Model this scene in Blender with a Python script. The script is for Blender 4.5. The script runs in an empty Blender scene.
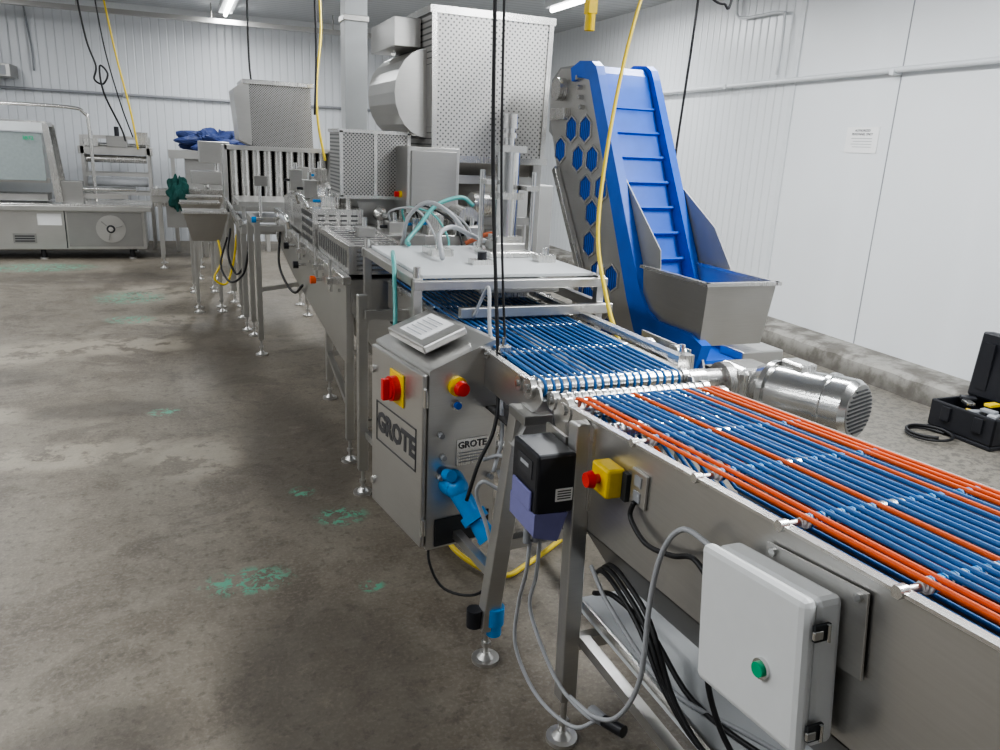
import bpy,bmesh,math,random
from mathutils import Vector,Matrix
random.seed(7)
COL=bpy.context.collection
V=Vector
pi=math.pi
# ---------------------------------------------------------------- materials
def _nt(name):
    m=bpy.data.materials.new(name);m.use_nodes=True
    nt=m.node_tree;b=nt.nodes["Principled BSDF"]
    return m,nt,b
def N(nt,t,**k):
    n=nt.nodes.new(t)
    for a,v in k.items(): setattr(n,a,v)
    return n
def mth(nt,op,a,b=None,c=None):
    n=N(nt,"ShaderNodeMath",operation=op)
    for i,x in enumerate((a,b,c)):
        if x is None: continue
        if isinstance(x,(int,float)): n.inputs[i].default_value=x
        else: nt.links.new(x,n.inputs[i])
    return n.outputs[0]
def mixc(nt,f,a,b):
    n=N(nt,"ShaderNodeMix",data_type='RGBA')
    for i,x in ((0,f),(6,a),(7,b)):
        if isinstance(x,(int,float)): n.inputs[i].default_value=x
        elif isinstance(x,tuple): n.inputs[i].default_value=(*x[:3],1)
        else: nt.links.new(x,n.inputs[i])
    return n.outputs[2]
def ramp(nt,x,a,c):
    n=N(nt,"ShaderNodeMapRange",interpolation_type='SMOOTHSTEP');n.inputs[1].default_value=a;n.inputs[2].default_value=c;nt.links.new(x,n.inputs[0]);return n.outputs[0]
def simple(name,col,rough=.5,metal=0,var=.08,scale=30,bump=0.0,emit=0):
    m,nt,b=_nt(name)
    tc=N(nt,"ShaderNodeTexCoord");no=N(nt,"ShaderNodeTexNoise");no.inputs["Scale"].default_value=scale;no.inputs["Detail"].default_value=3
    nt.links.new(tc.outputs["Object"],no.inputs["Vector"])
    d=tuple(max(0,c*(1-var*2)) for c in col);l=tuple(min(1,c*(1+var)) for c in col)
    nt.links.new(mixc(nt,no.outputs[0],d,l),b.inputs["Base Color"])
    b.inputs["Roughness"].default_value=rough;b.inputs["Metallic"].default_value=metal
    if bump:
        bp=N(nt,"ShaderNodeBump");bp.inputs["Strength"].default_value=bump;bp.inputs["Distance"].default_value=.01
        nt.links.new(no.outputs[0],bp.inputs["Height"]);nt.links.new(bp.outputs[0],b.inputs["Normal"])
    if emit:
        b.inputs["Emission Color"].default_value=(*col,1);b.inputs["Emission Strength"].default_value=emit
    return m
def steel(name,col=.6,rough=.32,stretch=(1,1,30),tint=(1,.985,.955)):
    m,nt,b=_nt(name)
    tc=N(nt,"ShaderNodeTexCoord");mp=N(nt,"ShaderNodeMapping");mp.inputs["Scale"].default_value=stretch
    no=N(nt,"ShaderNodeTexNoise");no.inputs["Scale"].default_value=8;no.inputs["Detail"].default_value=5
    n2=N(nt,"ShaderNodeTexNoise");n2.inputs["Scale"].default_value=3;n2.inputs["Detail"].default_value=4
    nt.links.new(tc.outputs["Object"],mp.inputs[0]);nt.links.new(mp.outputs[0],no.inputs["Vector"]);nt.links.new(tc.outputs["Object"],n2.inputs["Vector"])
    f=mth(nt,'ADD',mth(nt,'MULTIPLY',no.outputs[0],.4),mth(nt,'MULTIPLY',n2.outputs[0],.6))
    a=tuple(col*.8*t for t in tint);c=tuple(min(1,col*1.15*t) for t in tint)
    nt.links.new(mixc(nt,f,a,c),b.inputs["Base Color"])
    nt.links.new(mth(nt,'ADD',mth(nt,'MULTIPLY',f,.2),rough-.1),b.inputs["Roughness"])
    b.inputs["Metallic"].default_value=.92
    return m
def perforated(name,u,v,pitch,r,col=.6,hole=(.1,.1,.1)):
    m,nt,b=_nt(name)
    tc=N(nt,"ShaderNodeTexCoord");s=N(nt,"ShaderNodeSeparateXYZ");nt.links.new(tc.outputs["Object"],s.inputs[0])
    U=mth(nt,'DIVIDE',s.outputs["XYZ".index(u)],pitch);W=mth(nt,'DIVIDE',s.outputs["XYZ".index(v)],pitch)
    def d(off):
        a=mth(nt,'SUBTRACT',mth(nt,'FRACT',mth(nt,'ADD',U,off+50)),.5);c=mth(nt,'SUBTRACT',mth(nt,'FRACT',mth(nt,'ADD',W,off+50)),.5)
        return mth(nt,'ADD',mth(nt,'MULTIPLY',a,a),mth(nt,'MULTIPLY',c,c))
    k=mth(nt,'LESS_THAN',mth(nt,'MINIMUM',d(0),d(.5)),r*r)
    nt.links.new(mixc(nt,k,(col,col*.98,col*.95),hole),b.inputs["Base Color"])
    nt.links.new(mth(nt,'SUBTRACT',.85,mth(nt,'MULTIPLY',k,.85)),b.inputs["Metallic"])
    b.inputs["Roughness"].default_value=.38
    return m
def wallmat(name,axis,pitch,depth,col=(.78,.8,.82)):
    m,nt,b=_nt(name)
    tc=N(nt,"ShaderNodeTexCoord");s=N(nt,"ShaderNodeSeparateXYZ");nt.links.new(tc.outputs["Object"],s.inputs[0])
    fr=mth(nt,'FRACT',mth(nt,'ADD',mth(nt,'DIVIDE',s.outputs["XYZ".index(axis)],pitch),100))
    k=mth(nt,'SMOOTH_MIN',mth(nt,'ABSOLUTE',mth(nt,'SUBTRACT',fr,.5)),.12,.05)
    k=mth(nt,'MULTIPLY',k,8)
    no=N(nt,"ShaderNodeTexNoise");no.inputs["Scale"].default_value=1.3;no.inputs["Detail"].default_value=6
    nt.links.new(tc.outputs["Object"],no.inputs["Vector"])
    c1=mixc(nt,no.outputs[0],tuple(c*.9 for c in col),col)
    nt.links.new(mixc(nt,k,tuple(c*(1-depth) for c in col),c1),b.inputs["Base Color"])
    bp=N(nt,"ShaderNodeBump");bp.inputs["Strength"].default_value=.5;bp.inputs["Distance"].default_value=.01
    nt.links.new(k,bp.inputs["Height"]);nt.links.new(bp.outputs[0],b.inputs["Normal"])
    b.inputs["Roughness"].default_value=.3
    return m
def floormat():
    m,nt,b=_nt("worn_concrete")
    tc=N(nt,"ShaderNodeTexCoord");O=tc.outputs["Object"]
    def noise(sc,det=6,rough=.6,dist=0):
        n=N(nt,"ShaderNodeTexNoise");n.inputs["Scale"].default_value=sc;n.inputs["Detail"].default_value=det;n.inputs["Roughness"].default_value=rough;n.inputs["Distortion"].default_value=dist
        nt.links.new(O,n.inputs["Vector"]);return n.outputs[0]
    def spot(lst):
        out=None
        for (x,y,rx,ry) in lst:
            mp=N(nt,"ShaderNodeMapping");mp.inputs["Location"].default_value=(-x/rx,-y/ry,0);mp.inputs["Scale"].default_value=(1/rx,1/ry,0)
            nt.links.new(O,mp.inputs[0])
            l=N(nt,"ShaderNodeVectorMath",operation='LENGTH');nt.links.new(mp.outputs[0],l.inputs[0])
            v=ramp(nt,l.outputs["Value"],1.0,.5)
            out=v if out is None else mth(nt,'MAXIMUM',out,v)
        return out
    n1=noise(.9,8,.65,.4);n2=noise(5,8,.7);n3=noise(70,3);n4=noise(22,5,.7)
    c=mixc(nt,ramp(nt,n1,.35,.65),(.128,.108,.084),(.19,.168,.135))
    c=mixc(nt,mth(nt,'MULTIPLY',ramp(nt,n2,.42,.72),.55),c,(.26,.238,.195))
    c=mixc(nt,mth(nt,'MULTIPLY',ramp(nt,noise(2.2,9,.7,.8),.5,.62),.6),c,(.082,.066,.051))
    c=mixc(nt,mth(nt,'MULTIPLY',ramp(nt,n3,.45,.7),.35),c,(.29,.265,.22))
    c=mixc(nt,mth(nt,'MULTIPLY',ramp(nt,n4,.52,.66),.55),c,(.078,.064,.05))
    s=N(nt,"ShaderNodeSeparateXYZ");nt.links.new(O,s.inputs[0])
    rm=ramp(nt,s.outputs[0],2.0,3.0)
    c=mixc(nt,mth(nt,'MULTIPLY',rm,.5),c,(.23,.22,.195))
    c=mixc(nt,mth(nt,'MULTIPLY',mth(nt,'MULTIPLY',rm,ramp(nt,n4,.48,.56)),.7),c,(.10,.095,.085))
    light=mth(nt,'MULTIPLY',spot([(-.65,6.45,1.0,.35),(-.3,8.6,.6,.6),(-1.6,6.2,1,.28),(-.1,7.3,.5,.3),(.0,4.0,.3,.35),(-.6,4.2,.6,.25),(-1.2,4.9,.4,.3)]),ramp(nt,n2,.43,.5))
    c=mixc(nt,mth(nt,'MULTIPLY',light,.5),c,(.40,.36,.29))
    dark=mth(nt,'MULTIPLY',spot([(-1.3,5.7,.6,.3),(-1.0,9.6,1.2,.5),(.35,2.0,.4,.7),(-.5,4.9,.5,.2),(.45,1.3,.45,.4),(.5,4.0,.35,1.2),(.25,6.4,.35,1.8),(-.3,2.0,.3,.2)]),ramp(nt,n2,.25,.5))  # shadow band beside the line painted into the colour, plus dirt patches
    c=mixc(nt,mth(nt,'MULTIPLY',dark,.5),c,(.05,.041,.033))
    g=mth(nt,'MULTIPLY',spot([(.15,2.72,.2,.12),(.58,3.15,.14,.11),(.58,2.55,.06,.05),(-.16,4.78,.11,.09),(-.51,8.4,.4,.4),(-.46,7.38,.25,.2),(-1.6,10.4,.8,.4),(.45,3.45,.07,.07)]),ramp(nt,noise(24,6,.72,.6),.51,.54))
    c=mixc(nt,mth(nt,'MULTIPLY',g,.85),c,(.10,.36,.24))
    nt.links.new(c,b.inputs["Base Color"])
    nt.links.new(mth(nt,'ADD',mth(nt,'MULTIPLY',n2,.45),.3),b.inputs["Roughness"])
    bp=N(nt,"ShaderNodeBump");bp.inputs["Strength"].default_value=.35;bp.inputs["Distance"].default_value=.01
    nt.links.new(n4,bp.inputs["Height"]);nt.links.new(bp.outputs[0],b.inputs["Normal"])
    return m
def kerbmat():
    m,nt,b=_nt("stained_kerb")
    tc=N(nt,"ShaderNodeTexCoord")
    a=N(nt,"ShaderNodeTexNoise");a.inputs["Scale"].default_value=4.5;a.inputs["Detail"].default_value=8;a.inputs["Roughness"].default_value=.65
    nt.links.new(tc.outputs["Object"],a.inputs["Vector"])
    s=N(nt,"ShaderNodeSeparateXYZ");nt.links.new(tc.outputs["Object"],s.inputs[0])
    c=mixc(nt,ramp(nt,a.outputs[0],.4,.62),(.14,.13,.115),(.32,.31,.285))
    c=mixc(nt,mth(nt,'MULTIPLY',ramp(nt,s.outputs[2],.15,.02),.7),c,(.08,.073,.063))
    nt.links.new(c,b.inputs["Base Color"]);b.inputs["Roughness"].default_value=.85
    bp=N(nt,"ShaderNodeBump");bp.inputs["Strength"].default_value=.4;bp.inputs["Distance"].default_value=.01
    nt.links.new(a.outputs[0],bp.inputs["Height"]);nt.links.new(bp.outputs[0],b.inputs["Normal"])
    return m
ST=steel("brushed_steel",.58,.33)
STD=steel("dull_steel",.38,.42)
STL=steel("bright_steel",.7,.26,(30,1,1))
MAT=simple("matte_steel",(.36,.36,.355),.55,.45,.06,6)
CH=simple("polished_metal",(.72,.72,.71),.2,1,.03)
DK=simple("dark_interior",(.03,.032,.035),.6)
SLOT=simple("slot_shadow",(.10,.10,.10),.6)
BLK=simple("black_rubber",(.014,.014,.016),.5)
BLKP=simple("black_plastic",(.018,.019,.024),.38)
BLUE=simple("blue_plastic",(.008,.12,.62),.38,0,.12,12)
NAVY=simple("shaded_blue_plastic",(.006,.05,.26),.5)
BLUED=simple("blue_cord",(.02,.15,.42),.45,0,.15,40)
BLUEC=simple("blue_collar",(.05,.28,.62),.4)
CYAN=simple("cyan_blue_plug",(.005,.27,.68),.35)
ORG=simple("orange_cord",(.86,.12,.012),.48,0,.1,40)
RED=simple("red_plastic",(.72,.02,.015),.35)
YEL=simple("yellow_plastic",(.86,.6,.01),.4)
YELH=simple("yellow_hose",(.8,.6,.05),.45)
WHT=simple("white_plastic",(.75,.76,.76),.4,0,.02)
WHG=simple("pale_grey_sheet",(.6,.62,.63),.45,0,.06,4)
PAP=simple("paper",(.8,.8,.8),.7,0,.02)
GRY=simple("grey_rubber",(.3,.31,.33),.5)
LGR=simple("light_grey_cable",(.42,.43,.45),.5)
PUR=simple("lilac_plastic",(.2,.2,.42),.45)
GRN=simple("green_button",(.0,.42,.2),.3)
GCL=simple("green_cloth",(.012,.085,.075),.85,0,.3,8,.8)
TARP=simple("blue_tarpaulin",(.012,.03,.13),.6,0,.35,9,.9)
HOSE=simple("teal_hose",(.12,.42,.4),.35)
INK=simple("dark_ink",(.05,.05,.055),.6)
LINK=simple("logo_grey",(.07,.07,.075),.5,.2)
CONC=kerbmat()
GLS=simple("clear_window",(.4,.45,.45),.08,.3)
EMI=simple("tube_glow",(1,1,1),.5,0,0,1,0,14)
PIPE=simple("white_pipe",(.66,.68,.7),.35,0,.03)
PX=perforated("perforated_sheet_front",'X','Z',.033,.16,.52,(.09,.09,.09))
PXs=perforated("fine_perforated_front",'X','Z',.022,.24,.46)
# ---------------------------------------------------------------- builder
class P:
    def __init__(s,xf=None): s.bm=bmesh.new();s.mats=[];s.xf=xf
    def mi(s,m):
        if m not in s.mats: s.mats.append(m)
        return s.mats.index(m)
    def mesh(s,vs,fs,m,smooth=False):
        b=[s.bm.verts.new(v) for v in vs];k=s.mi(m)
        for f in fs:
            try: q=s.bm.faces.new([b[i] for i in f])
            except ValueError: continue
            q.material_index=k;q.smooth=smooth
        return s
    def bx(s,x0,x1,y0,y1,z0,z1,m,R=None):
        vs=[V((x,y,z)) for x in(x0,x1) for y in(y0,y1) for z in(z0,z1)]
        if R is not None:
            c=V(((x0+x1)/2,(y0+y1)/2,(z0+z1)/2));vs=[c+R@(v-c) for v in vs]
        return s.mesh(vs,[(0,1,3,2),(4,6,7,5),(0,4,5,1),(2,3,7,6),(0,2,6,4),(1,5,7,3)],m)
    def beam(s,a,b,w,h,m,up=(0,0,1)):
        a=V(a);b=V(b);d=(b-a).normalized();u=V(up)
        if abs(d.dot(u))>.95:u=V((0,1,0))
        x=d.cross(u).normalized();y=x.cross(d)
        vs=[p+x*i*w/2+y*j*h/2 for p in(a,b) for i in(-1,1) for j in(-1,1)]
        return s.mesh(vs,[(0,1,3,2),(4,6,7,5),(0,4,5,1),(2,3,7,6),(0,2,6,4),(1,5,7,3)],m)
    def cyl(s,a,b,r,m,n=16,r2=None,cap=True):
        a=V(a);b=V(b);r2=r if r2 is None else r2;d=(b-a).normalized();u=V((0,0,1)) if abs(d.z)<.9 else V((1,0,0))
        x=d.cross(u).normalized();y=d.cross(x)
        vs=[a+(x*math.cos(2*pi*i/n)+y*math.sin(2*pi*i/n))*r for i in range(n)]+[b+(x*math.cos(2*pi*i/n)+y*math.sin(2*pi*i/n))*r2 for i in range(n)]
        s.mesh(vs,[(i,(i+1)%n,n+(i+1)%n,n+i) for i in range(n)],m,True)
        if cap:
            s.mesh(vs[:n],[tuple(range(n-1,-1,-1))],m);s.mesh(vs[n:],[tuple(range(n))],m)
        return s
    def tube(s,pts,r,m,n=8,sub=6,smooth=True):
        pts=[V(p) for p in pts]
        if smooth and len(pts)>2:
            q=[pts[0]*2-pts[1]]+pts+[pts[-1]*2-pts[-2]];o=[]
            for i in range(1,len(q)-2):
                for k in range(sub):
                    t=k/sub;a,b,c,d=q[i-1:i+3]
                    o.append(.5*((2*b)+(c-a)*t+(2*a-5*b+4*c-d)*t*t+(3*b-a-3*c+d)*t**3))
            pts=o+[pts[-1]]
        d0=(pts[1]-pts[0]).normalized();u=V((0,0,1)) if abs(d0.z)<.9 else V((1,0,0));x=d0.cross(u).normalized()
        vs=[]
        for i,p in enumerate(pts):
            d=(pts[min(i+1,len(pts)-1)]-pts[max(i-1,0)]).normalized()
            x=(x-d*x.dot(d)).normalized();y=d.cross(x)
            vs+=[p+(x*math.cos(2*pi*k/n)+y*math.sin(2*pi*k/n))*r for k in range(n)]
        fs=[(i*n+k,i*n+(k+1)%n,(i+1)*n+(k+1)%n,(i+1)*n+k) for i in range(len(pts)-1) for k in range(n)]
        fs+=[tuple(range(n-1,-1,-1)),tuple((len(pts)-1)*n+k for k in range(n))]
        return s.mesh(vs,fs,m,True)
    def prism(s,poly,ax,a,b,m,smooth=False):
        def mk(u,v,w): return V((w,u,v)) if ax=='x' else (V((u,w,v)) if ax=='y' else V((u,v,w)))
        n=len(poly);vs=[mk(u,v,a) for u,v in poly]+[mk(u,v,b) for u,v in poly]
        s.mesh(vs,[(i,(i+1)%n,n+(i+1)%n,n+i) for i in range(n)],m,smooth)
        s.mesh(vs,[tuple(range(n-1,-1,-1)),tuple(range(n,2*n))],m)
        return s
    def ball(s,c,r,m,sc=(1,1,1),n=12):
        vs=[];c=V(c)
        for i in range(1,n//2):
            for k in range(n):
                ph=pi*i/(n//2);a=2*pi*k/n;vs.append(c+V((math.sin(ph)*math.cos(a)*sc[0],math.sin(ph)*math.sin(a)*sc[1],math.cos(ph)*sc[2]))*r)
        R=n//2-1;vs+=[c+V((0,0,r*sc[2])),c-V((0,0,r*sc[2]))]
        fs=[(i*n+k,(i+1)*n+k,(i+1)*n+(k+1)%n,i*n+(k+1)%n) for i in range(R-1) for k in range(n)]
        fs+=[(len(vs)-2,k,(k+1)%n) for k in range(n)]+[(len(vs)-1,(R-1)*n+(k+1)%n,(R-1)*n+k) for k in range(n)]
        return s.mesh(vs,fs,m,True)
    def text(s,body,size,M,m,bold=0.0,ext=.0008,align='CENTER',sx=1):
        c=bpy.data.curves.new("t","FONT");c.body=body;c.size=size;c.extrude=ext;c.offset=bold;c.align_x=align;c.align_y='CENTER';c.resolution_u=2
        o=bpy.data.objects.new("t",c);COL.objects.link(o);dg=bpy.context.evaluated_depsgraph_get()
        me=bpy.data.meshes.new_from_object(o.evaluated_get(dg))
        vs=[M@V((v.co.x*sx,v.co.y,v.co.z)) for v in me.vertices];fs=[tuple(p.vertices) for p in me.polygons]
        bpy.data.objects.remove(o);bpy.data.curves.remove(c);bpy.data.meshes.remove(me)
        return s.mesh(vs,fs,m)
def cloth(c,rad,sc,m,seed,amp=.35):
    """one crumpled heap surface with sharp folds"""
    rnd=random.Random(seed);q=P();c=V(c);n=56;k=28;vs=[]
    ph=[rnd.uniform(0,6.3) for _ in range(8)]
    tri=lambda x:abs(((x/pi)%2)-1)*2-1
    for i in range(1,k):
        for j in range(n):
            t=pi*i/k;a=2*pi*j/n
            d=1+amp*(.35*math.sin(2*a+ph[0]+2*t)+.35*tri(5*a+ph[1]-3*t)+.3*tri(9*a+ph[2]+4*t)+.25*tri(7*t+ph[3]+4*a)+.15*tri(17*a+ph[4]+9*t))
            vs.append(c+V((math.sin(t)*math.cos(a)*sc[0],math.sin(t)*math.sin(a)*sc[1],math.cos(t)*sc[2]))*rad*d)
    vs+=[c+V((0,0,rad*sc[2])),c-V((0,0,rad*sc[2]))];R=k-1
    fs=[(i*n+j,(i+1)*n+j,(i+1)*n+(j+1)%n,i*n+(j+1)%n) for i in range(R-1) for j in range(n)]
    fs+=[(len(vs)-2,j,(j+1)%n) for j in range(n)]+[(len(vs)-1,(R-1)*n+(j+1)%n,(R-1)*n+j) for j in range(n)]
    return q.mesh(vs,fs,m,False)
WL={}
def fin(name,pb,parent=None,label=None,cat=None,bevel=0,group=None):
    bm=pb.bm
    if pb.xf is not None: bmesh.ops.transform(bm,matrix=pb.xf,verts=bm.verts)
    bmesh.ops.recalc_face_normals(bm,faces=bm.faces)
    lo=V([min(v.co[i] for v in bm.verts) for i in range(3)]);hi=V([max(v.co[i] for v in bm.verts) for i in range(3)])
    c=(lo+hi)/2
    if parent is None:c.z=lo.z
    bmesh.ops.translate(bm,verts=bm.verts,vec=-c)
    me=bpy.data.meshes.new(name);bm.to_mesh(me);bm.free()
    for m in pb.mats: me.materials.append(m)
    o=bpy.data.objects.new(name,me);COL.objects.link(o);WL[o]=c
    if parent is not None: o.parent=parent;o.location=c-WL[parent]
    else: o.location=c
    if label:o["label"]=label
    if cat:o["category"]=cat
    if group:o["group"]=group
    if bevel:
        b=o.modifiers.new("b","BEVEL");b.width=bevel;b.segments=2;b.limit_method='ANGLE';b.angle_limit=math.radians(40)
    return o
def thing(name,label,cat,loc,group=None):
    o=bpy.data.objects.new(name,None);o.empty_display_size=.1;COL.objects.link(o);o.location=V(loc);WL[o]=V(loc)
    o["label"]=label;o["category"]=cat
    if group:o["group"]=group
    return o
def foot(parent,x,y,ztop,m=ST):
    q=P().cyl((x,y,0),(x,y,.012),.045,m,20).cyl((x,y,.012),(x,y,.03),.028,m,16,.014).cyl((x,y,.02),(x,y,ztop),.009,m,10).cyl((x,y,.055),(x,y,.07),.017,m,6)
    return fin("foot",q,parent)
def leg(parent,x,y,z1,w=.05,zf=.12,top=None,m=ST):
    t=top or (x,y)
    l=fin("leg",P().beam((x,y,zf),(t[0],t[1],z1),w,w,m),parent,bevel=.004)
    foot(l,x,y,zf+.02);return l
# ---------------------------------------------------------------- room
RA=-.029
def struct(name,q):
    bm=q.bm;bmesh.ops.recalc_face_normals(bm,faces=bm.faces)
    me=bpy.data.meshes.new(name);bm.to_mesh(me);bm.free()
    for m in q.mats: me.materials.append(m)
    o=bpy.data.objects.new(name,me);COL.objects.link(o);o["kind"]="structure";return o
WR=wallmat("ribbed_panel_x",'Y',.11,.14,(.72,.74,.76));WB=wallmat("ribbed_panel_y",'X',.11,.18,(.68,.70,.73));WSM=wallmat("smooth_panel",'Y',1.15,.03,(.75,.77,.79))
CE=wallmat("corrugated_ceiling",'Y',.16,.35,(.55,.57,.59))
XW,YB,ZC,XL,YF=4.99,12.9,3.25,-6.0,-4.0
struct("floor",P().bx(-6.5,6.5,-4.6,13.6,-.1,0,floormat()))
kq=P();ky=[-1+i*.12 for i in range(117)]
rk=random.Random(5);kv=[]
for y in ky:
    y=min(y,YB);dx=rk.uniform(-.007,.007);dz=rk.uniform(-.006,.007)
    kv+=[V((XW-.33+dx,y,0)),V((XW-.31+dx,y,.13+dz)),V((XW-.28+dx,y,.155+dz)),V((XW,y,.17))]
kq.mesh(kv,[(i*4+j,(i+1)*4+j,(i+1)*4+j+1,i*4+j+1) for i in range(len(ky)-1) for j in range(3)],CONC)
rooms=[struct("wall_right",P().bx(XW,XW+.1,6.1,YB+.1,0,ZC,WR).bx(XW,XW+.1,YF,6.1,0,ZC,WSM)),
 struct("wall_back",P().bx(XL,XW,YB,YB+.1,0,ZC,WB)),
 struct("wall_left",P().bx(XL-.1,XL,YF,YB,0,ZC,WR)),
 struct("wall_front",P().bx(XL,XW,YF-.1,YF,0,ZC,WB)),
 struct("ceiling",P().bx(XL-.1,XW+.1,YF-.1,YB+.1,ZC,ZC+.1,CE)),
 struct("baseboard_right",kq),
 struct("trim_1",P().bx(XW-.012,XW,6.05,6.11,.13,ZC,PIPE)),
 struct("trim_2",P().bx(XW-.004,XW,4.88,4.888,.13,ZC,GRY)),
 struct("trim_3",P().bx(XL,XW,YB-.06,YB,ZC-.08,ZC,PIPE))]
for o in rooms:o.rotation_euler=(0,0,RA)
RM=Matrix.Rotation(RA,4,'Z')
q=P(RM).cyl((XW-.06,-1,2.33),(XW-.06,9.5,2.27),.022,PIPE,12)
for y in(1,3,4.9,7,9):q.bx(XW-.09,XW,y-.02,y+.02,2.26,2.3,PIPE)
fin("wall_pipe",q,None,"white horizontal pipe running along the smooth panel wall","pipe")
fin("conduit_pipe",P(RM).tube([(XW-.05,7.0,3.2),(XW-.05,7.0,3.0),(XW-.05,6.9,2.9),(XW-.05,6.35,2.88),(XW-.05,6.27,2.8),(XW-.05,6.27,2.35)],.014,PIPE),None,"thin white bent conduit on the ribbed wall","pipe")
q=P(RM).cyl((-4,YB-.05,2.06),(4,YB-.05,2.06),.02,GRY,10)
for x in(-3,-1,1,3):q.bx(x-.02,x+.02,YB-.08,YB,2.03,2.09,GRY)
fin("wall_pipe",q,None,"thin grey horizontal pipe along the ribbed end wall","pipe")
q=P(RM).bx(-3.5,4.5,11.9,11.98,3.0,3.06,STD)
for x in(-3,-1.4,.2,1.8,3.4):q.cyl((x,11.94,3.06),(x,11.94,ZC),.008,STD,6)
fin("support_strut",q,None,"long galvanized steel strut hung below the ceiling","metal strut")
fin("conduit_pipe",P(RM).tube([(-2.15,YB-.04,3.2),(-2.1,YB-.04,2.6),(-2.1,YB-.04,2.3)],.012,GRY),None,"thin grey vertical conduit on the end wall","pipe")
S=thing("wall_sign","small white paper notice with black lettering on panel wall","sign",(5.1,4.95,1.7))
sx=XW-.006
fin("sheet",P(RM).bx(sx,sx+.004,5.0,5.34,1.69,1.89,PAP),S)
q=P(RM)
MM=lambda y,z:Matrix.Translation((sx-.001,y,z))@Matrix(((0,0,-1,0),(-1,0,0,0),(0,1,0,0),(0,0,0,1)))
for i,t in enumerate(["AUTHORIZED","PERSONNEL ONLY"]):q.text(t,.026,MM(5.17,1.862-i*.028),INK,.0)
for i in range(4):q.bx(sx-.001,sx,5.06,5.28-.02*(i%2),1.80-i*.022,1.804-i*.022,GRY)
fin("lettering",q,S)
def fixture(x,y,L,power):
    F=thing("ceiling_light","long white fluorescent fixture hung under the ceiling","light",(x,y,ZC-.15),"fluorescent ceiling lights")
    fin("housing",P().bx(x-.09,x+.09,y-L/2,y+L/2,ZC-.1,ZC-.03,PIPE).cyl((x,y-L/3,ZC-.04),(x,y-L/3,ZC+.0),.01,GRY).cyl((x,y+L/3,ZC-.04),(x,y+L/3,ZC+.0),.01,GRY),F,bevel=.01)
    fin("tube",P().cyl((x,y-L/2+.03,ZC-.12),(x,y+L/2-.03,ZC-.12),.025,EMI,10),F)
    ld=bpy.data.lights.new("lamp","AREA");ld.shape='RECTANGLE';ld.size=.3;ld.size_y=L;ld.energy=power;ld.color=(.96,.985,1)
    l=bpy.data.objects.new("lamp",ld);COL.objects.link(l);l.location=(x,y,ZC-.16)
for x,y,L,p in[(.73,11.25,1.6,65),(4.1,8.2,1.4,50),(2.9,1.3,2.4,118),(2.9,4.6,2.4,125),(-1.8,1.5,2.4,62),(-2.2,5.5,2.4,75),(1.9,8.2,2.4,80),(-4.2,3,2.4,50),(2.6,-2,2.4,60),(-2.6,9.4,2.4,80)]:fixture(x,y,L,p)
w=bpy.data.worlds.new("w");bpy.context.scene.world=w;w.use_nodes=True;w.node_tree.nodes["Background"].inputs[0].default_value=(.6,.65,.7,1);w.node_tree.nodes["Background"].inputs[1].default_value=.3
# ---------------------------------------------------------------- near cord conveyor
XA,XB=.955,1.44
zc=lambda y:.95+.063*(1.85-y)
Y0,Y1=1.80,-.6
NC=thing("cord_conveyor","stainless conveyor with blue and orange round cord belts","conveyor",(1.2,.7,0))
def slope_poly(y0,y1,o0,o1):return [(y0,zc(y0)+o0),(y1,zc(y1)+o0),(y1,zc(y1)+o1),(y0,zc(y0)+o1)]
for sx0,sg in((XA-.012,1),(XB+.004,-1)):
    q=P().prism(slope_poly(Y0-.16,Y1,-.015,-.32),'x',sx0,sx0+.006,ST).prism([(Y0,zc(Y0)-.015),(Y0-.16,zc(Y0-.16)-.015),(Y0-.16,zc(Y0-.16)-.30),(Y0-.06,zc(Y0)-.16)],'x',sx0,sx0+.006,ST)
    a,b=(sx0-.014,sx0+.006) if sg==1 else (sx0,sx0+.02)
    q.prism(slope_poly(Y0,Y1,-.01,-.016),'x',a,b,STL)
    xs=sx0+.003;xe=xs+.09*sg;Yq=Y0-.16
    q.mesh([V((xs,Yq,zc(Yq)-.32)),V((xs,Y1,zc(Y1)-.32)),V((xe,Y1,zc(Y1)-.46)),V((xe,Yq,zc(Yq)-.46)),V((xe,Yq,zc(Yq)-.464)),V((xe,Y1,zc(Y1)-.464)),V((xs,Y1,zc(Y1)-.326)),V((xs,Yq,zc(Yq)-.326))],[(0,1,2,3),(4,5,6,7),(0,3,4,7),(1,6,5,2)],STD)
    fin("side_plate",q,NC,bevel=.001)
DSH=simple("dark_pan",(.045,.042,.04),.6,.1)  # pan coloured near black so the gaps between cords read dark
fin("bed_pan",P().prism(slope_poly(Y0-.17,Y1,-.33,-.335),'x',XA,XB,DSH),NC,label="dark pan under the cords")
pat="OOBBBBBOBBBBBBOBOOO";nC=len(pat)
rx=random.Random(11)
XS=[XA+.022+i*(XB-XA-.044)/(nC-1)+rx.uniform(-.0045,.0045) for i in range(nC)]
rr=.0275;CR=.0051
for i,ch in enumerate(pat):
    x=XS[i];m=ORG if ch=='O' else BLUED
    e=rx.uniform(-.003,.003)
    pts=[(x+e,Y1,zc(Y1))]+[(x+e*(1 if j%2 else -1),yy,zc(yy)) for j,yy in enumerate((.2,.7,1.19))]+[(x,Y0-.02,zc(Y0-.02))]
    for k in range(1,6):
        a=pi*k/6;pts.append((x,Y0-.02+math.sin(a)*rr,zc(Y0-.02)-rr+math.cos(a)*rr))
    pts+=[(x,Y0-.02,zc(Y0)-2*rr),(x+.008,1.5,zc(1.5)-.2),(x+.008,.2,zc(.2)-.2),(x,Y1,zc(Y1)-.16)]
    fin("belt_cord",P().tube(pts,CR,m,8,1,False),NC,label="orange round belt cord" if ch=='O' else "blue round belt cord")
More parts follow.
